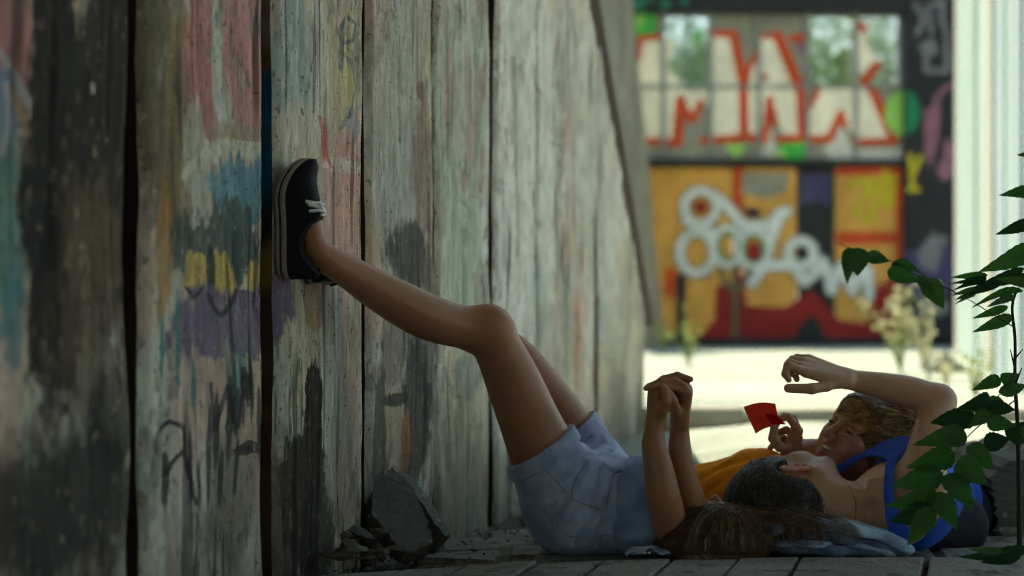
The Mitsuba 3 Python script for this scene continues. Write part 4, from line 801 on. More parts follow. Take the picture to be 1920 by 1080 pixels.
# long hair spilling over the stones and the folded jacket
def hair_roots(hd, n, cond, lift=1.02, seed=0, c=(-.012, .035, 0), r=(.098, .086, .075)):
    rg = np.random.default_rng(seed); out = []
    d = rg.normal(size=(n * 6, 3)); d /= np.linalg.norm(d, axis=1, keepdims=True); d = d[cond(d)][:n]
    loc = np.array(c) + d * np.array(r) * lift; return hd.c + hd.s * (loc @ hd.R), (d / np.array(r)) @ hd.R / np.linalg.norm(d / np.array(r), axis=1, keepdims=True)
def skull_push(hd, lift=.004, c=(-.012, .035, 0), r=(.098, .086, .075), floor=.004):
    def f(p, t, nn):
        q = ((p - hd.c) @ hd.R.T) / hd.s - np.array(c); rr = np.array(r) + (lift + .006 * t) / hd.s; k = np.linalg.norm(q / rr, axis=1, keepdims=True)
        q = np.where(k < 1, q / np.maximum(k, 1e-6), q); p = hd.c + hd.s * ((q + np.array(c)) @ hd.R)
        if floor is not None: p[:, 2] = np.maximum(p[:, 2], floor + .006 * (np.sin(p[:, 0] * 90) + 1))
        return p
    return f
def roots_on(m, n, seed):
    rg = np.random.default_rng(seed); i = rg.choice(len(m.vertices), n); nn = vnorm(m)[i]; return np.asarray(m.vertices)[i] + rg.normal(size=(n, 3)) * .0012, nn
# hair cap (dense under-layer) and locks
def cap(hd, cut, lift=.006, h=.0035, amp=.004, seed=3, bulk=0., crown=0.):
    g = Field(); hd.build(g, False, ear=()); g = g.grow(lift); (g.ell(hd.q(-.02, .035 + crown, 0), np.array([.088, .088, .074]) * hd.s + lift, hd.R, .03) if crown else 0); g.ell(hd.q(-.012 - bulk, .038 + bulk * .6, 0), np.array([.098, .088, .077]) * hd.s + lift + bulk * .5, hd.R)
    m = g.mesh(h, cut); return crease(m, [], seed, amp, 40)
KC = P(1368, 953, 4.17)
G = Field(); G.ell(P(1342, 1036, 4.160), (.132, .095, .104), k=.03); G.cone(P(1400, 995, 4.14), P(1440, 1016, 4.10), .038, .016, .04)
cp = G.mesh(.004); crease(cp, [], 3, .006, 30)
hc = part(legs_w, 'hair', cp, 'mat_hair_brown', True)
def strand_mesh(Pn, r, seed=0):
    rg = np.random.default_rng(seed); n, seg = Pn.shape[:2]; tt = np.gradient(Pn, axis=1); tt /= np.linalg.norm(tt, axis=2, keepdims=True) + 1e-9
    a = np.cross(tt, np.array([.2, .9, .3])); a /= np.linalg.norm(a, axis=2, keepdims=True) + 1e-9; b = np.cross(tt, a); rr = r * np.linspace(1, .3, seg)[None, :, None] * rg.uniform(.7, 1.4, n)[:, None, None]
    V = np.stack([Pn + rr * (math.cos(q) * a + math.sin(q) * b) for q in (0, 2.1, 4.2)], 2); i = np.arange(n)[:, None, None] * seg * 3 + np.arange(seg - 1)[None, :, None] * 3 + np.arange(3)[None, None, :]; j = i - np.arange(3) + (np.arange(3) + 1) % 3
    return trimesh.Trimesh(V.reshape(-1, 3), np.concatenate([np.stack([i, j, j + 3], -1), np.stack([i, j + 3, i + 3], -1)]).reshape(-1, 3), process=False)
def locks(n, ex, ey, eZ, seed, r=.0011, lift=0., start=.02, wav=.006, seg=18, bulge=1.0):
    """locks that leave the crown, run over the rounded head and fall to the stones"""
    rg = np.random.default_rng(seed); cl = rg.integers(0, max(2, n // 16), n); cc = rg.uniform(0, 1, cl.max() + 1)[cl]; u = np.clip(cc + rg.normal(size=n) * .022, 0, 1)
    E = np.stack([P(np.interp(a, np.linspace(0, 1, len(ex)), ex), np.interp(a, np.linspace(0, 1, len(ey)), ey), np.interp(a, np.linspace(0, 1, len(eZ)), eZ)) for a in u]) + rg.normal(size=(n, 3)) * [.004, .004, .002]
    K = KC + rg.normal(size=(n, 3)) * [start, start * .8, .004]; t = np.linspace(0, 1, seg)[None, :, None]; fan = np.sin(t * np.pi / 2) ** .9; drop = 1 - np.cos(t * np.pi / 2) ** bulge
    Pn = np.concatenate([K[:, None, :2] + (E - K)[:, None, :2] * fan, K[:, None, 2:] + (E - K)[:, None, 2:] * drop], 2)
    ph = rg.uniform(0, 6, cl.max() + 1)[cl]; Pn += wav * np.sin(t * 7 + ph[:, None, None]) * t * np.array([1, .4, .6]); Pn += (rg.normal(size=(n, 1, 3)) * .0016 + rg.uniform(0, .010, cl.max() + 1)[cl][:, None, None] * np.array([0, -.6, .7])) * np.sin(t * np.pi)
    Pn[..., 2] = np.maximum(Pn[..., 2] + lift, .006 + .003 * rg.random((n, seg))); return strand_mesh(Pn, r, seed)
part(hc, 'lock', locks(3000, [1228, 1250, 1310, 1360], [1033, 1036, 1037, 1037], [4.16, 4.09, 4.075, 4.07], 21, .0008), 'mat_hair_brown', True, label='brown hair fanning from the crown down to the stones', kind='stuff')
part(hc, 'lock', locks(2200, [1350, 1395, 1440], [1036, 1035, 1033], [4.065, 4.065, 4.065], 22, .0008, wav=.010), 'mat_hair_brown', True, kind='stuff')
part(hc, 'lock', locks(300, [1440, 1520, 1620], [1031, 1020, 1012], [4.07, 4.065, 4.06], 23, .0008, wav=.008, bulge=.8), 'mat_hair_brown', True, label='thin ends of brown hair trailing over the folded jacket', kind='stuff')
part(hc, 'lock', locks(150, [1262, 1330, 1420], [1034, 1037, 1034], [4.07, 4.062, 4.06], 24, .0011, lift=.004, wav=.008), 'mat_hair_light', True, label='lighter streaks in the brown hair', kind='stuff')

# ------------------------------------------------------------------ the smiling woman in orange, behind
smi = thing('person', 'smiling woman with blond brown hair and orange shirt, holding up a red card', 'person')
D = Field(); ZA = 4.52
UP = np.array([.57, .02, .82]); LF = np.array([-.82, 0, .57]); fwd = .82 * LF + np.array([0, -.57, 0])
fc_mid = P(1563, 816, 4.46)                                  # point between the eyes and the mouth, on the face
HA = Head([0, 0, 0], fwd, UP, 1.06); HA.c = fc_mid - HA.s * (np.array([.092, -.025, 0]) @ HA.R)
HA.build(D, True, ear=(1,))
D.cone(HA.q(-.015, -.07, 0), P(1535, 905, 4.60), .052, .060, .03)
D.cone(P(1180, 962, 4.55), P(1400, 946, 4.53), .10, .112, .05); D.cone(P(1400, 946, 4.53), P(1500, 932, 4.56), .112, .09, .05); D.ell(P(1195, 965, 4.55), (.13, .15, .105), k=.05)
D.ell(P(1430, 898, 4.47), (.07, .062, .075), k=.04); D.ell(P(1410, 893, 4.62), (.07, .062, .07), k=.04)
D.chain([(P(1195, 965, 4.48), .10), (P(1165, 960, 4.90), .075), (P(1150, 968, 5.25), .05), (P(1140, 955, 5.60), .035)], .03); D.chain([(P(1190, 960, 4.62), .10), (P(1180, 955, 5.0), .07), (P(1170, 960, 5.3), .05), (P(1160, 950, 5.6), .035)], .03)
D.chain([(P(1500, 935, 4.50), .07), (P(1560, 912, 4.57), .052), (P(1600, 880, 4.62), .046)], .03)
D.chain([(P(1600, 872, 4.62), .045), (P(1555, 856, 4.57), .043), (P(1515, 848, 4.52), .036), (P(1482, 846, 4.48), .027)], .015)
za = 4.45
kn = [P(1492, 800, za - .03), P(1497, 808, za - .008), P(1496, 821, za + .014), P(1489, 834, za + .034)]
fi = [[P(1478, 781, za - .036), P(1463, 785, za - .038), P(1454, 798, za - .038)], [P(1487, 784, za - .012), P(1470, 780, za - .016), P(1458, 791, za - .020)], [P(1474, 806, za + .006), P(1458, 812, za + .002), P(1449, 822, za - .004)], [P(1470, 822, za + .026), P(1454, 830, za + .02), P(1444, 840, za + .014)]]
hand(D, P(1482, 846, 4.475), .026, kn, fi, [P(1462, 838, za - .045), P(1450, 822, za - .055), P(1452, 802, za - .056)], .0125, .0095)
body = D.mesh(.0029)
sp = [(HA.q(.098, -.051, 0), .016 * HA.s, (.42, .13, .11), .75), (HA.q(.094, -.075, 0), .015 * HA.s, (.42, .13, .11), .75)] + [(HA.q(.088, -.049, l * .018), .011, (.42, .13, .11), .6) for l in (1, -1)] + [(HA.q(.085, -.078, l * .014), .010, (.42, .13, .11), .5) for l in (1, -1)] + [(HA.q(.075, -.03, l * .042), .03, (.44, .18, .12), .5) for l in (1, -1)] + [(HA.q(.09, -.061, 0), .016, (.14, .03, .03), .9)]
part(smi, 'body', body, 'mat_skin', True, color=skin_colors(body, SKIN_A, sp))
def face_bits(own, hd, brow='mat_hair_brown'):
    for l in (1, -1):
        e = trimesh.creation.icosphere(3, .0128 * hd.s); e.apply_translation(hd.q(.0785, .0015, .031 * l)); k = part(own, 'eye', e, 'mat_eye_white', True)
        g = trimesh.creation.icosphere(3, .0066 * hd.s); g.vertices = g.vertices @ np.eye(3); g.apply_translation(hd.q(.0860, .0000, .0325 * l)); part(k, 'iris', g, 'mat_iris', True)
        q = [hd.q(.0895, .0215, .012 * l), hd.q(.0905, .0275, .024 * l), hd.q(.0865, .0285, .036 * l), hd.q(.074, .022, .049 * l)]; part(own, 'eyebrow', tube(spline(q, 14), np.array([.0022, .0034, .0034, .0032, .0030, .0030, .0028, .0026, .0024, .0022, .002, .0016, .0012, .0008]) * hd.s, 6), brow, True)
        q = [hd.q(.0885, .0015, .019 * l), hd.q(.0945, .0020, .032 * l), hd.q(.083, -.002, .0465 * l)]; part(own, 'eyelash', tube(spline(q, 12), np.array([.001] + [.0018] * 10 + [.0008]) * hd.s, 5), 'mat_iris', True)
    xs = np.linspace(-.019, .019, 9); ms = []
    for a, b in zip(xs[:-1], xs[1:]):
        c = (a + b) / 2; f = .0885 - 14 * c * c; pts = [hd.q(ff, uu, ll) for ff in (f - .006, f + .0012) for uu in (-.0635 + 10 * c * c, -.0555 + 7 * c * c) for ll in (a + .0003, b - .0003)]
        part(own, 'tooth', trimesh.convex.convex_hull(np.array(pts)), 'mat_teeth', 30)
face_bits(smi, HA)
G = Field(); G.cone(P(1180, 962, 4.55), P(1400, 946, 4.53), .109, .121, .05); G.cone(P(1400, 946, 4.53), P(1490, 934, 4.56), .121, .10, .05); G.ell(P(1430, 898, 4.47), (.076, .068, .08), k=.04); G.ell(P(1410, 893, 4.62), (.076, .069, .076), k=.04)
G.chain([(P(1495, 936, 4.51), .078), (P(1520, 930, 4.53), .068)], .03)
os_ = G.mesh(.004, lambda X, Y, Z: np.maximum(P(1215, 0, 4.5)[0] - X, X - P(1530, 0, 4.5)[0]))
FO = [([(1310, 900), (1345, 880), (1400, 862)], .010, .006), ([(1320, 930), (1350, 905)], .01, .006), ([(1300, 880), (1330, 868)], .008, .005), ([(1345, 875), (1395, 850)], .008, -.004), ([(1440, 868), (1470, 862)], .008, .005)]
LN = [(l, w, a) for l, w, a in ((safe(os_, q), w, a) for q, w, a in FO) if l is not None and len(l) > 2]
crease(os_, LN, 8, .004, 11); part(smi, 'shirt', os_, 'mat_orange_shirt', True)
# lower garment, hardly seen
G = Field(); G.ell(P(1195, 965, 4.55), (.137, .158, .112), k=.05); G.chain([(P(1195, 965, 4.48), .107), (P(1165, 960, 4.90), .083), (P(1158, 964, 5.05), .07)], .03); G.chain([(P(1190, 960, 4.62), .107), (P(1180, 955, 5.0), .078), (P(1175, 958, 5.12), .066)], .03)
part(smi, 'trousers', G.mesh(.006), 'mat_black_cloth', True)
# her hair
def behind(hd, f0): 
    o = hd.q(f0, 0, 0); return lambda X, Y, Z: (X - o[0]) * hd.R[0][0] + (Y - o[1]) * hd.R[0][1] + (Z - o[2]) * hd.R[0][2] - .7 * ((X - o[0]) * hd.R[1][0] + (Y - o[1]) * hd.R[1][1] + (Z - o[2]) * hd.R[1][2])
capA = cap(HA, behind(HA, .030), .009, .0035, .0018, 5, .012); hcA = part(smi, 'hair', capA, 'mat_hair_brown', True)
cA = lambda d: (d[:, 1] > -.35) & (d[:, 0] * .098 - .012 - .7 * (d[:, 1] * .086 + .035) < .024)
r2, n2 = roots_on(capA, 4200, 6)
tg = P(1745, 822, 4.58)
def flowA_(p, t):
    d = tg + np.sin(p[:, :1] * 90 + p[:, 2:] * 150) * [.01, .03, .012] - p; d /= np.linalg.norm(d, axis=1, keepdims=True) + .02; d = d - HA.R[0] * .5 * (1 - t); d[:, 2] -= .15 * t; return d
def flowA(p, t):
    d = tg + np.random.default_rng(12).normal(size=p.shape) * [.03, .05, .02] - p; d /= np.linalg.norm(d, axis=1, keepdims=True) + .02; d -= HA.R[0] * .55 * (1 - t); d[:, 2] -= .15 * t; return d
rg = np.random.default_rng(31); keep = r2[:, 2] > HA.q(0, -.07, 0)[2]; r2, n2 = r2[keep], n2[keep]; m_ = len(r2)
srt = (r2 - HA.c) @ np.array([.5, 0, .86]); srt = (srt - srt.min()) / np.ptp(srt)                     # upper roots end on the upper side of the tress
clump = np.round(srt * 26) / 26; off = np.random.default_rng(5).normal(size=(27, 3))[np.round(srt * 26).astype(int)]
E = np.stack([P(1716 + 34 * (1 - s), 834 - 44 * s, 4.46 + .10 * k) for s, k in zip(clump, rg.uniform(0, 1, m_))]) + off * [.012, .02, .007] + rg.normal(size=(m_, 3)) * .0025
C1 = r2 + n2 * .016 - HA.R[0] * .035; C2 = r2 * .45 + E * .55 + np.array([0, -.012, .020]) + n2 * .012 + off * .006
t = np.linspace(0, 1, 18)[None, :, None]; Pn = (1 - t) ** 3 * r2[:, None] + 3 * t * (1 - t) ** 2 * C1[:, None] + 3 * t * t * (1 - t) * C2[:, None] + t ** 3 * E[:, None]
psh = skull_push(HA, .013, c=(-.012, .038, 0), floor=None)
for s in range(18): Pn[:, s] = psh(Pn[:, s], s / 17, n2)
dk = (np.sin(srt * 60) + rg.normal(size=m_) * .4) < -.1
for q_, mm_, l_ in ((dk, 'mat_hair_brown', 'brown under-strands swept back'), (~dk, 'mat_hair_blond', 'blond streaks swept back')): part(hcA, 'lock', strand_mesh(Pn[q_], .0013, 8), mm_, True, label=l_, kind='stuff')
# a few loose hairs at the temple
r3, n3 = hair_roots(HA, 60, lambda d: (d[:, 1] > .2) & (d[:, 0] > .25) & (d[:, 0] < .6) & (d[:, 2] > -.2), 1.05, 9)
part(hcA, 'loose_hair', strands(r3, n3, lambda p, t: np.tile(-HA.R[1] * .6 + HA.R[2] * .25 - HA.R[0] * .3, (len(p), 1)), 10, .07, .0005, 9, skull_push(HA, .006, floor=None), .3), 'mat_hair_blond', True, kind='stuff')
# red card in her fingers
scene['mat_card'] = {'type': 'principledthin', 'base_color': {'type': 'rgb', 'value': [.80, .13, .07]}, 'roughness': .4, 'diff_trans': 1.1, 'spec_trans': 0.}
scene['mat_card_fold'] = {'type': 'principledthin', 'base_color': {'type': 'rgb', 'value': [.60, .008, .022]}, 'roughness': .4, 'diff_trans': .7, 'spec_trans': 0.}
card = thing('paper_card', 'small translucent red paper card with one corner folded, held up by the smiling woman', 'card')
r0, c0 = 12, 16; V = np.zeros((r0, c0, 3)); TLc, TRc, BLc, BRc = (1394, 763), (1454, 757), (1417, 813), (1462, 800)
for i, a in enumerate(np.linspace(0, 1, r0)):
    for j, b in enumerate(np.linspace(0, 1, c0)):
        x = (TLc[0] * (1 - b) + TRc[0] * b) * (1 - a) + (BLc[0] * (1 - b) + BRc[0] * b) * a; y = (TLc[1] * (1 - b) + TRc[1] * b) * (1 - a) + (BLc[1] * (1 - b) + BRc[1] * b) * a - 5 * math.sin(b * math.pi)
        V[i, j] = P(x, y, 4.40 + .012 * math.sin(b * 3.1) - .008 * a)
part(card, 'sheet', slab_from_grid(V, np.array([0, .0006, 0])), 'mat_card', 40)
q = [P(1433, 775, 4.385), P(1455, 778, 4.384), P(1474, 796, 4.388), P(1446, 795, 4.383)]; part(card, 'folded_corner', trimesh.Trimesh(np.array(q + [a + [0, .0008, 0] for a in q]), [[0, 2, 1], [0, 3, 2], [4, 5, 6], [4, 6, 7]], process=False), 'mat_card_fold', label='folded corner, deeper red')

# ------------------------------------------------------------------ the short-haired woman in blue, in front on the right
blu = thing('person', 'woman with short dark hair lying in a blue sleeveless top, forearm raised across', 'person')
D = Field(); HB = Head([0, 0, 0], (-.10, .82, .56), (-.975, -.05, -.16), 1.10); HB.c = P(1490, 926, 4.255)
HB.build(D, False, ear=())
# the near ear: rim, inner ridge, lobe
ears = lambda f, u, l: HB.q(f * 1.1, u * 1.02, -(l * 1.25 - .014))
for a, b in zip([(.012, -.026, .066), (.004, -.036, .068), (-.006, -.030, .073), (-.016, -.012, .081), (-.021, .008, .085), (-.017, .024, .085), (-.004, .030, .080), (.007, .020, .074)][:-1], [(.004, -.036, .068), (-.006, -.030, .073), (-.016, -.012, .081), (-.021, .008, .085), (-.017, .024, .085), (-.004, .030, .080), (.007, .020, .074), (.009, .006, .071)]): D.cone(ears(*a), ears(*b), .0054, .0054, .0035)
D.ell(ears(-.004, .000, .072), (.016, .028, .005), HB.R, .006); D.cone(ears(-.010, -.014, .076), ears(-.010, .012, .080), .0035, .0035, .004); D.cone(ears(.008, -.006, .074), ears(.008, -.014, .074), .004, .004, .004)
D.cone(HB.q(-.02, -.05, 0), P(1600, 952, 4.26), .054, .053, .03); D.cone(P(1600, 952, 4.26), P(1655, 955, 4.27), .053, .062, .03); D.cone(P(1480, 940, 4.25), P(1580, 945, 4.24), .05, .045, .03)
D.cone(P(1535, 918, 4.22), P(1640, 930, 4.19), .018, .014, .03)
D.cone(P(1655, 955, 4.27), P(1722, 905, 4.19), .058, .056, .04); D.cone(P(1655, 950, 4.30), P(1690, 930, 4.44), .06, .055, .04)
D.cone(P(1695, 945, 4.30), P(1752, 948, 4.62), .115, .105, .06); D.ell(P(1705, 905, 4.36), (.075, .08, .06), k=.04)
D.ell(P(1765, 955, 4.72), (.13, .13, .115), k=.05); D.cone(P(1640, 905, 4.20), P(1705, 905, 4.18), .016, .018, .02)
D.chain([(P(1765, 960, 4.68), .105), (P(1725, 945, 5.05), .07), (P(1700, 945, 5.35), .05), (P(1690, 935, 5.6), .035)], .03); D.chain([(P(1775, 960, 4.78), .10), (P(1745, 945, 5.12), .07), (P(1730, 945, 5.4), .045)], .03)
# raised arm
D.chain([(P(1728, 893, 4.19), .056), (P(1745, 830, 4.25), .051), (P(1757, 775, 4.315), .046), (P(1758, 757, 4.33), .042)], .025); D.ball(P(1766, 748, 4.335), .031, .025)
D.chain([(P(1757, 753, 4.33), .040), (P(1715, 738, 4.33), .041), (P(1665, 726, 4.325), .036), (P(1620, 717, 4.32), .029), (P(1588, 711, 4.31), .0245)], .02)
kn = [P(1511, 699, 4.262), P(1503, 688, 4.28), P(1507, 679, 4.302), P(1516, 673, 4.322)]
fi = [[P(1477, 684, 4.252), P(1472, 701, 4.25), P(1479, 712, 4.252)], [P(1481, 679, 4.282), P(1478, 691, 4.278), P(1486, 702, 4.276)], [P(1486, 674, 4.308), P(1486, 690, 4.30), P(1494, 711, 4.295)], [P(1494, 671, 4.33), P(1492, 684, 4.326), P(1497, 698, 4.32)]]
hand(D, P(1588, 711, 4.30), .0265, kn, fi, [P(1550, 724, 4.262), P(1522, 729, 4.24), P(1478, 728, 4.235)], .0125, .0098)
body = D.mesh(.0030)
earc = ears(-.006, 0, .08)
part(blu, 'body', body, 'mat_skin', True, color=skin_colors(body, SKIN_B, [(earc, .05, (.56, .20, .12), .85), (HB.q(.05, -.02, -.05), .05, (.52, .29, .20), .4)]))
# short hair: cap cut at hairline + short bristles
def hairline(X, Y, Z):
    o = HB.q(0, 0, 0); f = (X - o[0]) * HB.R[0][0] + (Y - o[1]) * HB.R[0][1] + (Z - o[2]) * HB.R[0][2]; u_ = (X - o[0]) * HB.R[1][0] + (Y - o[1]) * HB.R[1][1] + (Z - o[2]) * HB.R[1][2]
    d1 = .012 - u_ - 1.5 * np.maximum(-f - .015, 0); ear_ = 1 - np.sqrt(((f + .004) / .034) ** 2 + (u_ / .048) ** 2); return np.maximum(np.maximum(d1, (f - .052) - .35 * (u_ - .02)), ear_ * .03)
capB = cap(HB, hairline, .007, .003, .0015, 11, .006, .034); hb = part(blu, 'hair', capB, 'mat_hair_dark', True)
def cB(d):
    f = -.012 + d[:, 0] * .098; u_ = .035 + d[:, 1] * .086; return (.004 - u_ - .6 * np.maximum(-f - .02, 0) < 0) & (f - .058 - .35 * (u_ - .02) < 0)
r4, n4 = roots_on(capB, 9000, 14)
def flowB(p, t): return n4 * (.34 - .30 * t) - HB.R[0] * .75 + HB.R[1] * .30
part(hb, 'bristle', strands(r4, n4, flowB, 6, .026, .0007, 15, None, .16), 'mat_hair_dark', True, label='short cropped dark hair', kind='stuff')
# blue top: chest shell, near strap, far strap
G = Field(); G.cone(P(1697, 945, 4.31), P(1752, 948, 4.62), .123, .113, .06); G.ell(P(1705, 905, 4.36), (.083, .088, .069), k=.04); G.ell(P(1760, 955, 4.68), (.135, .11, .118), k=.05)
ex = P(1664, 900, 4.25)[0]
def cut_top(X, Y, Z):
    neck = (ex + .20 * np.maximum(.17 - Z, 0) - X)                          # neckline, facing the head
    ax, az = P(1722, 0, 4.2)[0], P(0, 905, 4.2)[2]
    arm = .083 - np.sqrt((X - ax - .018) ** 2 + (Z - az + .005) ** 2 * 1.0 + (np.maximum(Y - 4.28, 0)) ** 2 * 1.2)
    return np.maximum(np.maximum(neck, arm), Y - 4.70)
tp = G.mesh(.0034, cut_top); crease(tp, [], 4, .005, 14); tb = part(blu, 'top', tp, 'mat_blue_top', True)
def ribbon(pts, widths, wdir, thick=.004, n=40, wav=.0):
    c = spline(pts, n); w = np.interp(np.linspace(0, 1, n), np.linspace(0, 1, len(widths)), widths); wd = np.array(wdir, float); wd /= np.linalg.norm(wd)
    t = np.gradient(c, axis=0); V = np.zeros((n, 9, 3)); nn = np.cross(t, wd); nn /= np.linalg.norm(nn, axis=1, keepdims=True)
    for j, s in enumerate(np.linspace(-1, 1, 9)): V[:, j] = c + wd * (s * w[:, None] / 2) + nn * (wav * math.sin(s * 5) + .003 * (1 - s * s))
    m = slab_from_grid(V, -nn[:, None] * thick); return m
part(tb, 'strap', ribbon([P(1676, 850, 4.25), P(1668, 880, 4.17), P(1666, 910, 4.14), P(1670, 950, 4.135), P(1684, 990, 4.15), P(1700, 1012, 4.18)], [.030, .024, .022, .026, .045, .07], (1, 0, .1)), 'mat_blue_top', 40, label='near shoulder strap')
n = 50; V = np.zeros((n, 12, 3)); upc = spline([[1536, 889, 4.42], [1588, 862, 4.41], [1640, 836, 4.39], [1688, 818, 4.36], [1712, 819, 4.35], [1726, 827, 4.34]], n); loc_ = spline([[1558, 898, 4.39], [1592, 873, 4.375], [1632, 853, 4.34], [1660, 858, 4.27], [1692, 866, 4.25], [1726, 838, 4.32]], n)
for i in range(n):
    for j, s in enumerate(np.linspace(0, 1, 12)):
        q = upc[i] * (1 - s) + loc_[i] * s; V[i, j] = P(q[0], q[1], q[2] - .012 * math.sin(s * 3.1)) + [0, .003 * math.sin(i * .5 + s * 6), 0]
part(tb, 'strap', slab_from_grid(V, np.array([0, .006, -.002])), 'mat_blue_top', 40, label='slack blue neckline standing off the far shoulder')
part(tb, 'hem', tube(spline([P(a, b + 1, c - .006) for a, b, c in loc_[::6]], 40), .003, 6), 'mat_blue_top', True)
G = Field(); G.ell(P(1768, 958, 4.72), (.142, .15, .126), k=.05); G.chain([(P(1765, 960, 4.68), .115), (P(1725, 945, 5.05), .08), (P(1700, 945, 5.35), .058)], .03); G.chain([(P(1775, 960, 4.78), .11), (P(1745, 945, 5.12), .08), (P(1730, 945, 5.4), .053)], .03); G.cone(P(1735, 985, 4.36), P(1790, 985, 4.45), .075, .085, .05)
tr = G.mesh(.005); crease(tr, [], 6, .006, 10); part(blu, 'trousers', tr, 'mat_black_cloth', True)
# gold chain and earring
l = safe(body, [(1588, 903), (1600, 922), (1605, 945), (1603, 970), (1600, 988)], .0012, 40)
if l is not None: part(blu, 'necklace', tube(l, .0016, 5), 'mat_gold', True)
q = [ears(.002, -.036, .072) + np.array([.004 * math.cos(a), -.004, -.006 + .008 * math.sin(a)]) for a in np.linspace(0, 6.28, 14)]; part(blu, 'earring', tube(q, .0010, 5), 'mat_gold', True)

# ------------------------------------------------------------------ folded denim jacket used as a pillow
jk = thing('denim_jacket', 'crumpled pale blue denim jacket folded under the short-haired head', 'jacket')
def fold(pix, r, y0, y1, m, name, seed, amp=.005):
    h = .0035; pts = np.array([[P(a, b, 4.2)[0], P(a, b, 4.2)[2]] for a, b in pix]); pts = spline(np.c_[pts, pts[:, :1] * 0], 24)[:, :2]
    lo = np.array([pts[:, 0].min() - r - .02, y0 - .01, pts[:, 1].min() - r - .02]); hi = np.array([pts[:, 0].max() + r + .02, y1 + .01, pts[:, 1].max() + r + .02]); n = np.ceil((hi - lo) / h).astype(int)
    X, Y, Z = np.meshgrid(*[lo[i] + h * np.arange(n[i]) for i in range(3)], indexing='ij')
    d = np.full(X.shape, 9.)
    for a, b in zip(pts[:-1], pts[1:]):
        ba = b - a; t = np.clip(((X - a[0]) * ba[0] + (Z - a[1]) * ba[1]) / (ba @ ba), 0, 1); d = np.minimum(d, np.hypot(X - a[0] - t * ba[0], Z - a[1] - t * ba[1]))
    fr_ = .022 * np.sin(X * 26 + seed) + .010 * np.sin(X * 61 + 2 * seed)           # wandering front edge
    dy = np.maximum(y0 + .025 + fr_ - Y, Y - y1 + .02); d = np.sqrt(d * d + np.maximum(dy + r, 0) ** 2) - r
    m_ = nets(d.astype(np.float32), lo, h, 2); v = np.asarray(m_.vertices); q = v * [26, 9, 40] + seed
    m_.vertices = v + vnorm(m_) * ((meshkit.fbm(q, 3) - .5) * 2 * amp)[:, None]; return part(jk, name, m_, m, True)
fold([(1378, 962), (1440, 957), (1490, 960), (1524, 969)], .0125, 4.11, 4.34, 'mat_denim_pale', 'collar_fold', 1)
fold([(1392, 988), (1470, 980), (1560, 979), (1625, 992), (1668, 1008), (1696, 1026)], .0145, 4.09, 4.36, 'mat_denim_pale', 'outer_fold', 2)
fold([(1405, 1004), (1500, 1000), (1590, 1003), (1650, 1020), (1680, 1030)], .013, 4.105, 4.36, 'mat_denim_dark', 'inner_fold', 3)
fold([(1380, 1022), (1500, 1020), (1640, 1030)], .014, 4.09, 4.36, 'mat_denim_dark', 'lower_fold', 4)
fold([(1440, 1012), (1520, 1010), (1600, 1016), (1660, 1032)], .006, 4.085, 4.30, 'mat_denim_pale', 'sleeve_edge', 5, .003)

# ------------------------------------------------------------------ stones at the foot of the wall
mat('mat_concrete', lambda p, n, uv: mix((.10, .105, .095), (.19, .19, .17), fbm(p.x * 9, p.y * 9, p.z * 9, 3)) * (.75 + .45 * noise(p.x * 110, p.y * 110, p.z * 110)) + mi.Color3f(.16, .155, .14) * smoothstep(.70, .76, fbm(p.x * 30, p.y * 30, p.z * 30, 2)), .9, lambda p, n, uv: fbm(p.x * 70, p.y * 70, p.z * 70, 3), .005)
mat('mat_rubble', lambda p, n, uv: mix((.04, .038, .034), (.13, .13, .115), fbm(p.x * 16, p.y * 16, p.z * 16, 3)) * (.7 + .6 * noise(p.x * 120, p.y * 120, p.z * 120)), .9)
def chunk(q, thick, seed, jit=.006):
    """a broken slab: an outline at depth, with thickness towards the back and chipped edges"""
    pts = np.array(q, float); n = np.linalg.svd(pts - pts.mean(0))[2][2]
    if n[1] < 0: n = -n
    ctr = pts.mean(0); rg = np.random.default_rng(seed); E = []
    for a, b in zip(pts, np.roll(pts, -1, 0)):
        for t in np.linspace(0, 1, 9)[:-1]: E.append(a + (b - a) * t + rg.uniform(-jit, jit, 3))
    E = np.array(E); E = E - ((E - ctr) @ n)[:, None] * n; rings = [ctr + (E - ctr) * .80 , ctr + (E - ctr) * .97, E + n * .006, E + n * (thick - .006) + rg.uniform(-jit, jit, E.shape) * .7, ctr + (E - ctr) * .97 + n * thick]
    V = np.stack([np.vstack([r, r[:1]]) for r in rings]); m = [grid_mesh(V)]
    for r in (rings[0], rings[-1]):
        k = len(r); m.append(trimesh.Trimesh(np.vstack([r, r.mean(0)]), [[i, (i + 1) % k, k] for i in range(k)], process=False))
    m = cat(m); m.merge_vertices(); trimesh.repair.fix_normals(m); return m
bs = thing('broken_slab', 'grey broken concrete slab leaning against the foot of the plank wall', 'slab')
part(bs, 'face', chunk([P(722, 878, 4.50), P(745, 880, 4.52), P(772, 920, 4.50), P(800, 978, 4.42), P(815, 1012, 4.36), P(770, 1035, 4.30), P(735, 1022, 4.32), P(695, 960, 4.36), P(697, 905, 4.44)], .05, 3), 'mat_concrete', 30)
part(bs, 'edge_piece', chunk([P(725, 866, 4.58), P(742, 872, 4.58), P(770, 892, 4.60), P(800, 930, 4.58), P(848, 1000, 4.50), P(833, 1010, 4.47), P(792, 945, 4.52), P(752, 890, 4.55)], .07, 5, .005), 'mat_concrete', 30, label='broken strip along the right edge of the slab')
RK = [(672, 996, 4.28, .075, .5), (638, 1004, 4.22, .04, .6), (705, 1006, 4.30, .045, .6), (662, 1030, 4.07, .06, .42), (704, 1036, 4.08, .042, .4), (636, 1044, 4.0, .045, .35), (740, 1030, 4.24, .04, .4), (690, 1046, 4.04, .03, .35)]
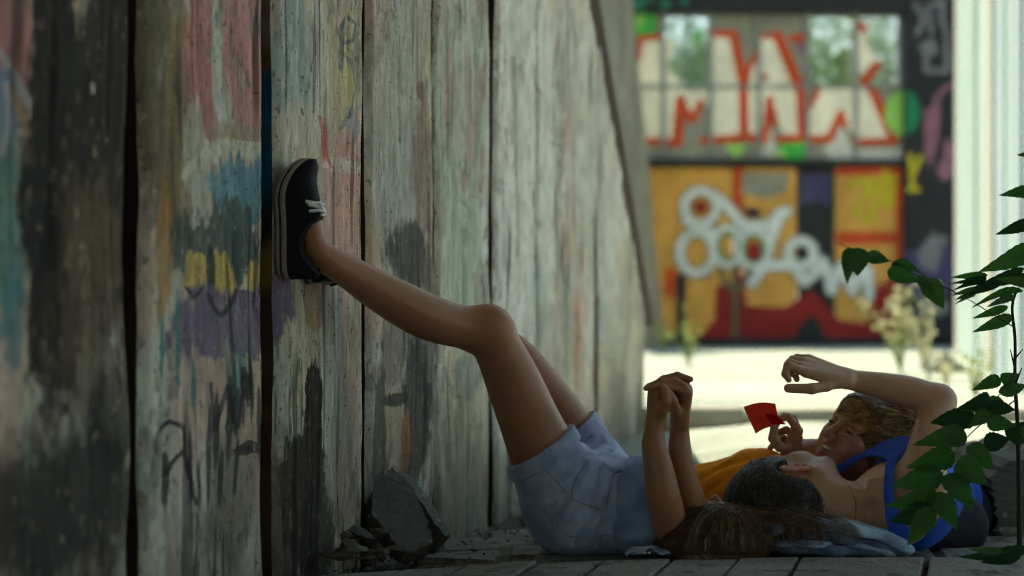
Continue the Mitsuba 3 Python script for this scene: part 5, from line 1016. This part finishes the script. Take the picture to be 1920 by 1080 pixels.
RL = ['dark rough lump of rubble in the shadow beside the slab', 'small dark stone against the wall foot', 'dark stone under the left edge of the slab', 'pale topped stone in front of the dark lump', 'flat stone to the right of the pale topped stone', 'flat broken stone at the front of the heap', 'stone fragment under the slab front', 'thin flat stone before the slab']
for i, (x, y, Z_, r, fl_) in enumerate(RK):
    p = P(x, y, Z_); solo('rubble_stone', rock(p, r, 20 + i, fl_), 'mat_rubble' if i != 3 else 'mat_concrete', 40, RL[i], 'stone', 'rubble at the foot of the wall')
rg = np.random.default_rng(77); ms = []
for i in range(220):
    y = rg.uniform(3.8, 6.6); x = WALL(y) + .03 + abs(rg.normal()) * .16; r = rg.uniform(.003, .010); ms.append(rock((x, y, float(height(x, y)) + r * .2), r, 200 + i, .6, 1))
solo('gravel', cat(ms), 'mat_rubble', 40, 'small gravel and debris along the foot of the plank wall', kind='stuff')
# grey block at the right edge
solo('kerb_block', chunk([P(1853, 893, 4.62), P(1900, 862, 4.62), P(2010, 845, 4.62), P(2010, 1018, 4.62), P(1895, 1020, 4.62), P(1872, 1000, 4.62), P(1862, 940, 4.62)], .55, 8, .008), 'mat_concrete', 30, 'worn grey stone block behind the sapling stem', 'block')

# ------------------------------------------------------------------ plants
scene['mat_leaflet'] = {'type': 'principledthin', 'base_color': proc(lambda p, n, uv: mix((.036, .105, .028), (.07, .18, .048), fbm(p.x * 30, p.y * 30, p.z * 30))), 'roughness': .38, 'diff_trans': .8, 'spec_trans': 0.}
scene['mat_leaflet_deep'] = {'type': 'principledthin', 'base_color': {'type': 'rgb', 'value': [.022, .068, .026]}, 'roughness': .38, 'diff_trans': .6, 'spec_trans': 0.}
scene['mat_leaflet_bright'] = {'type': 'principledthin', 'base_color': {'type': 'rgb', 'value': [.05, .155, .03]}, 'roughness': .38, 'diff_trans': .9, 'spec_trans': 0.}
mat('mat_stem', (.035, .032, .022), .7)
def leaflet(base, tip, width, seed, fold_=.28):
    """a pointed leaf with toothed edge, folded along its midrib and curving down"""
    rg = np.random.default_rng(seed); ax = tip - base; L = np.linalg.norm(ax); ax /= L; side = np.cross(ax, np.array([rg.uniform(-.4, .4), -1, rg.uniform(-.1, .5)])); side /= np.linalg.norm(side); up = np.cross(side, ax)
    n = 15; t = np.linspace(0, 1, n); w = width / 2 * np.sin(np.pi * np.clip(t, 0, 1) ** .72) ** .85 * (1 - .25 * t); w = w * (1 + .10 * (np.arange(n) % 2)); w[-1] = 0; w[0] = width * .03
    mid_ = base + ax * (t * L)[:, None] + up * (rg.uniform(.02, .20) * L * np.sin(t * np.pi) - rg.uniform(0, .18) * L * t * t)[:, None]
    V = []
    for s in (-1, -.5, 0, .5, 1): V.append(mid_ + side * (s * w)[:, None] + up * (fold_ * abs(s) * w)[:, None])
    return grid_mesh(np.stack(V, 1))
sap = thing('sapling', 'young sapling with toothed compound leaves at the right, before the woman in blue', 'sapling')
stem = part(sap, 'stem', tube(spline([P(1912, 1040, 3.98), P(1911, 960, 3.98), P(1910, 880, 3.98), P(1907, 780, 3.98), P(1903, 700, 3.97), P(1902, 620, 3.95), P(1898, 585, 3.94), P(1910, 540, 3.92)], 40), np.linspace(.0062, .0032, 40), 8), 'mat_stem', True)
for a, b, c in (((1903, 690), (1894, 655), 1), ((1903, 672), (1918, 655), 1), ((1904, 720), (1916, 690), 1)): part(sap, 'twig', tube([P(*a, 3.97), P(*b, 3.95)], [.003, .001], 6), 'mat_stem', True)
def frond(zs, rachis, lf, r=.0016, m='mat_leaflet'):
    part(sap, 'rachis', tube(spline([P(x, y, z) for (x, y), z in zip(rachis, np.linspace(zs[0], zs[1], len(rachis)))], 24), np.linspace(r, r * .5, 24), 6), 'mat_stem', True)
    for i, (b, t, w) in enumerate(lf):
        zz = zs[0] + (zs[1] - zs[0]) * i / max(1, len(lf) - 1); k = 1 + .08 * math.sin(i * 2.3)
        part(sap, 'leaf', leaflet(P(*b, zz), P(*t, zz - .03 + .03 * math.sin(i * 1.7)), w * zz / F * 1.15, int(b[0] * 7 + t[1])), ('mat_leaflet', 'mat_leaflet_deep', 'mat_leaflet', 'mat_leaflet_bright')[int(b[0] * 3 + t[1]) % 4])
frond((3.96, 3.72), [(1906, 748), (1868, 775), (1825, 808), (1790, 850), (1762, 900), (1747, 955)],
    [((1885, 762), (1800, 767), 34), ((1832, 787), (1746, 789), 40), ((1850, 790), (1905, 798), 30), ((1812, 815), (1718, 832), 40), ((1845, 835), (1893, 822), 36), ((1812, 838), (1866, 880), 42), ((1790, 852), (1699, 877), 42), ((1796, 862), (1850, 908), 48), ((1768, 889), (1672, 912), 44), ((1766, 893), (1826, 956), 46), ((1754, 921), (1663, 949), 42), ((1746, 926), (1796, 992), 44), ((1750, 950), (1670, 979), 40), ((1747, 952), (1703, 1021), 38)])
frond((3.97, 3.86), [(1904, 705), (1890, 722), (1872, 742), (1850, 760)], [((1878, 716), (1910, 702), 26), ((1872, 735), (1926, 722), 24), ((1876, 710), (1824, 731), 24), ((1856, 748), (1799, 765), 32), ((1852, 760), (1904, 769), 27), ((1852, 770), (1818, 800), 26)])
frond((3.94, 3.85), [(1899, 612), (1866, 592), (1830, 570), (1795, 550)], [((1898, 593), (1826, 622), 22), ((1890, 575), (1824, 597), 15), ((1918, 545), (1826, 569), 15), ((1925, 517), (1848, 538), 17), ((1920, 503), (1813, 545), 17), ((1852, 516), (1785, 519), 13), ((1850, 522), (1788, 531), 12), ((1846, 530), (1786, 543), 11), ((1838, 540), (1785, 552), 10), ((1832, 548), (1790, 562), 10), ((1826, 553), (1796, 566), 9), ((1880, 527), (1818, 553), 14), ((1905, 555), (1850, 575), 14)])
frond((3.92, 3.80), [(1930, 470), (1900, 488), (1870, 500)], [((1935, 462), (1842, 510), 36), ((1935, 416), (1866, 440), 22), ((1938, 360), (1880, 364), 24), ((1940, 300), (1908, 290), 20), ((1930, 535), (1870, 520), 20)])
frond((3.90, 3.66), [(1795, 552), (1762, 535), (1733, 524), (1690, 498), (1640, 480), (1572, 455)], [((1734, 524), (1771, 577), 38), ((1720, 516), (1750, 552), 20), ((1664, 507), (1724, 527), 30), ((1672, 494), (1728, 512), 20), ((1624, 479), (1668, 490), 24), ((1607, 464), (1608, 517), 42), ((1594, 464), (1588, 528), 26)])
frond((3.95, 3.80), [(1912, 800), (1920, 790), (1935, 780)], [((1893, 826), (1930, 790), 40), ((1915, 800), (1940, 830), 34)])
frond((3.9, 3.8), [(1912, 1030), (1880, 1036), (1840, 1042)], [((1925, 1028), (1800, 1046), 26), ((1915, 1040), (1840, 1056), 20), ((1880, 1034), (1815, 1030), 14)])
# weeds in the sunlit yard
scene['mat_grass'] = {'type': 'principledthin', 'base_color': {'type': 'rgb', 'value': [.30, .36, .13]}, 'roughness': .5, 'diff_trans': .9, 'spec_trans': 0.}
scene['mat_straw'] = {'type': 'principledthin', 'base_color': {'type': 'rgb', 'value': [.62, .60, .40]}, 'roughness': .5, 'diff_trans': .8, 'spec_trans': 0.}
def weed(label, base, h, n, spread, m, seed, heads=0, lean=0., leaf=.05):
    rg = np.random.default_rng(seed); t = thing('weed', label, 'weed', 'weeds in the sunlit yard'); C = []; stems = []; hd = []
    for k in range(n):
        a = rg.uniform(0, 6.28); e = base + np.array([math.cos(a) * spread * rg.uniform(.2, 1) + lean, math.sin(a) * spread * .6, h * rg.uniform(.5, 1.05)]); s = spline([base, (base + e) / 2 + [0, 0, h * .12], e], 12); stems.append(tube(s, np.linspace(.007, .002, 12), 5))
        C.append(s[3:][rg.integers(0, 9, 5)] + rg.normal(size=(5, 3)) * .025)
        if heads: hd.append(s[5:][rg.integers(0, 7, heads)] + rg.normal(size=(heads, 3)) * .03)
    part(t, 'stem', cat(stems), m, True, kind='stuff'); part(t, 'foliage', leaves(np.vstack(C), leaf, seed), m)
    if heads: part(t, 'seed_heads', cat([trimesh.creation.icosphere(1, rg.uniform(.012, .022)).apply_translation(c) for c in np.vstack(hd)]), 'mat_straw', True, kind='stuff')
g = lambda px, Z_: np.array([(px - 960) / F * Z_, Z_, .06])
weed('pale green weed growing beside the end of the plank wall', g(1292, 12.6), .42, 7, .16, 'mat_grass', 1, leaf=.035); weed('low weed at the foot of the facade near the leaning board', g(1245, 15.5), .40, 6, .2, 'mat_grass', 2, leaf=.04)
weed('straw coloured weed with bright seed heads before the red panel', g(1690, 11.8), .62, 10, .36, 'mat_grass', 3, 4, -.15, leaf=.02); weed('dry straw weed leaning beside the black post', g(1742, 11.0), .6, 8, .22, 'mat_straw', 4, 3, -.12, leaf=.02); weed('low dry grass by the pale fence', g(1775, 10.2), .30, 7, .2, 'mat_straw', 5, leaf=.022)
weed('wisp of grass right of the kerb', g(1830, 9.2), .26, 6, .18, 'mat_grass', 6, leaf=.03)
hp = rock(g(1790, 12.2) + [0, 0, .04], .30, 5, .95); solo('sand_heap', hp, 'mat_yard', True, 'bright sunlit heap of pale sand beside the pale fence', 'heap')
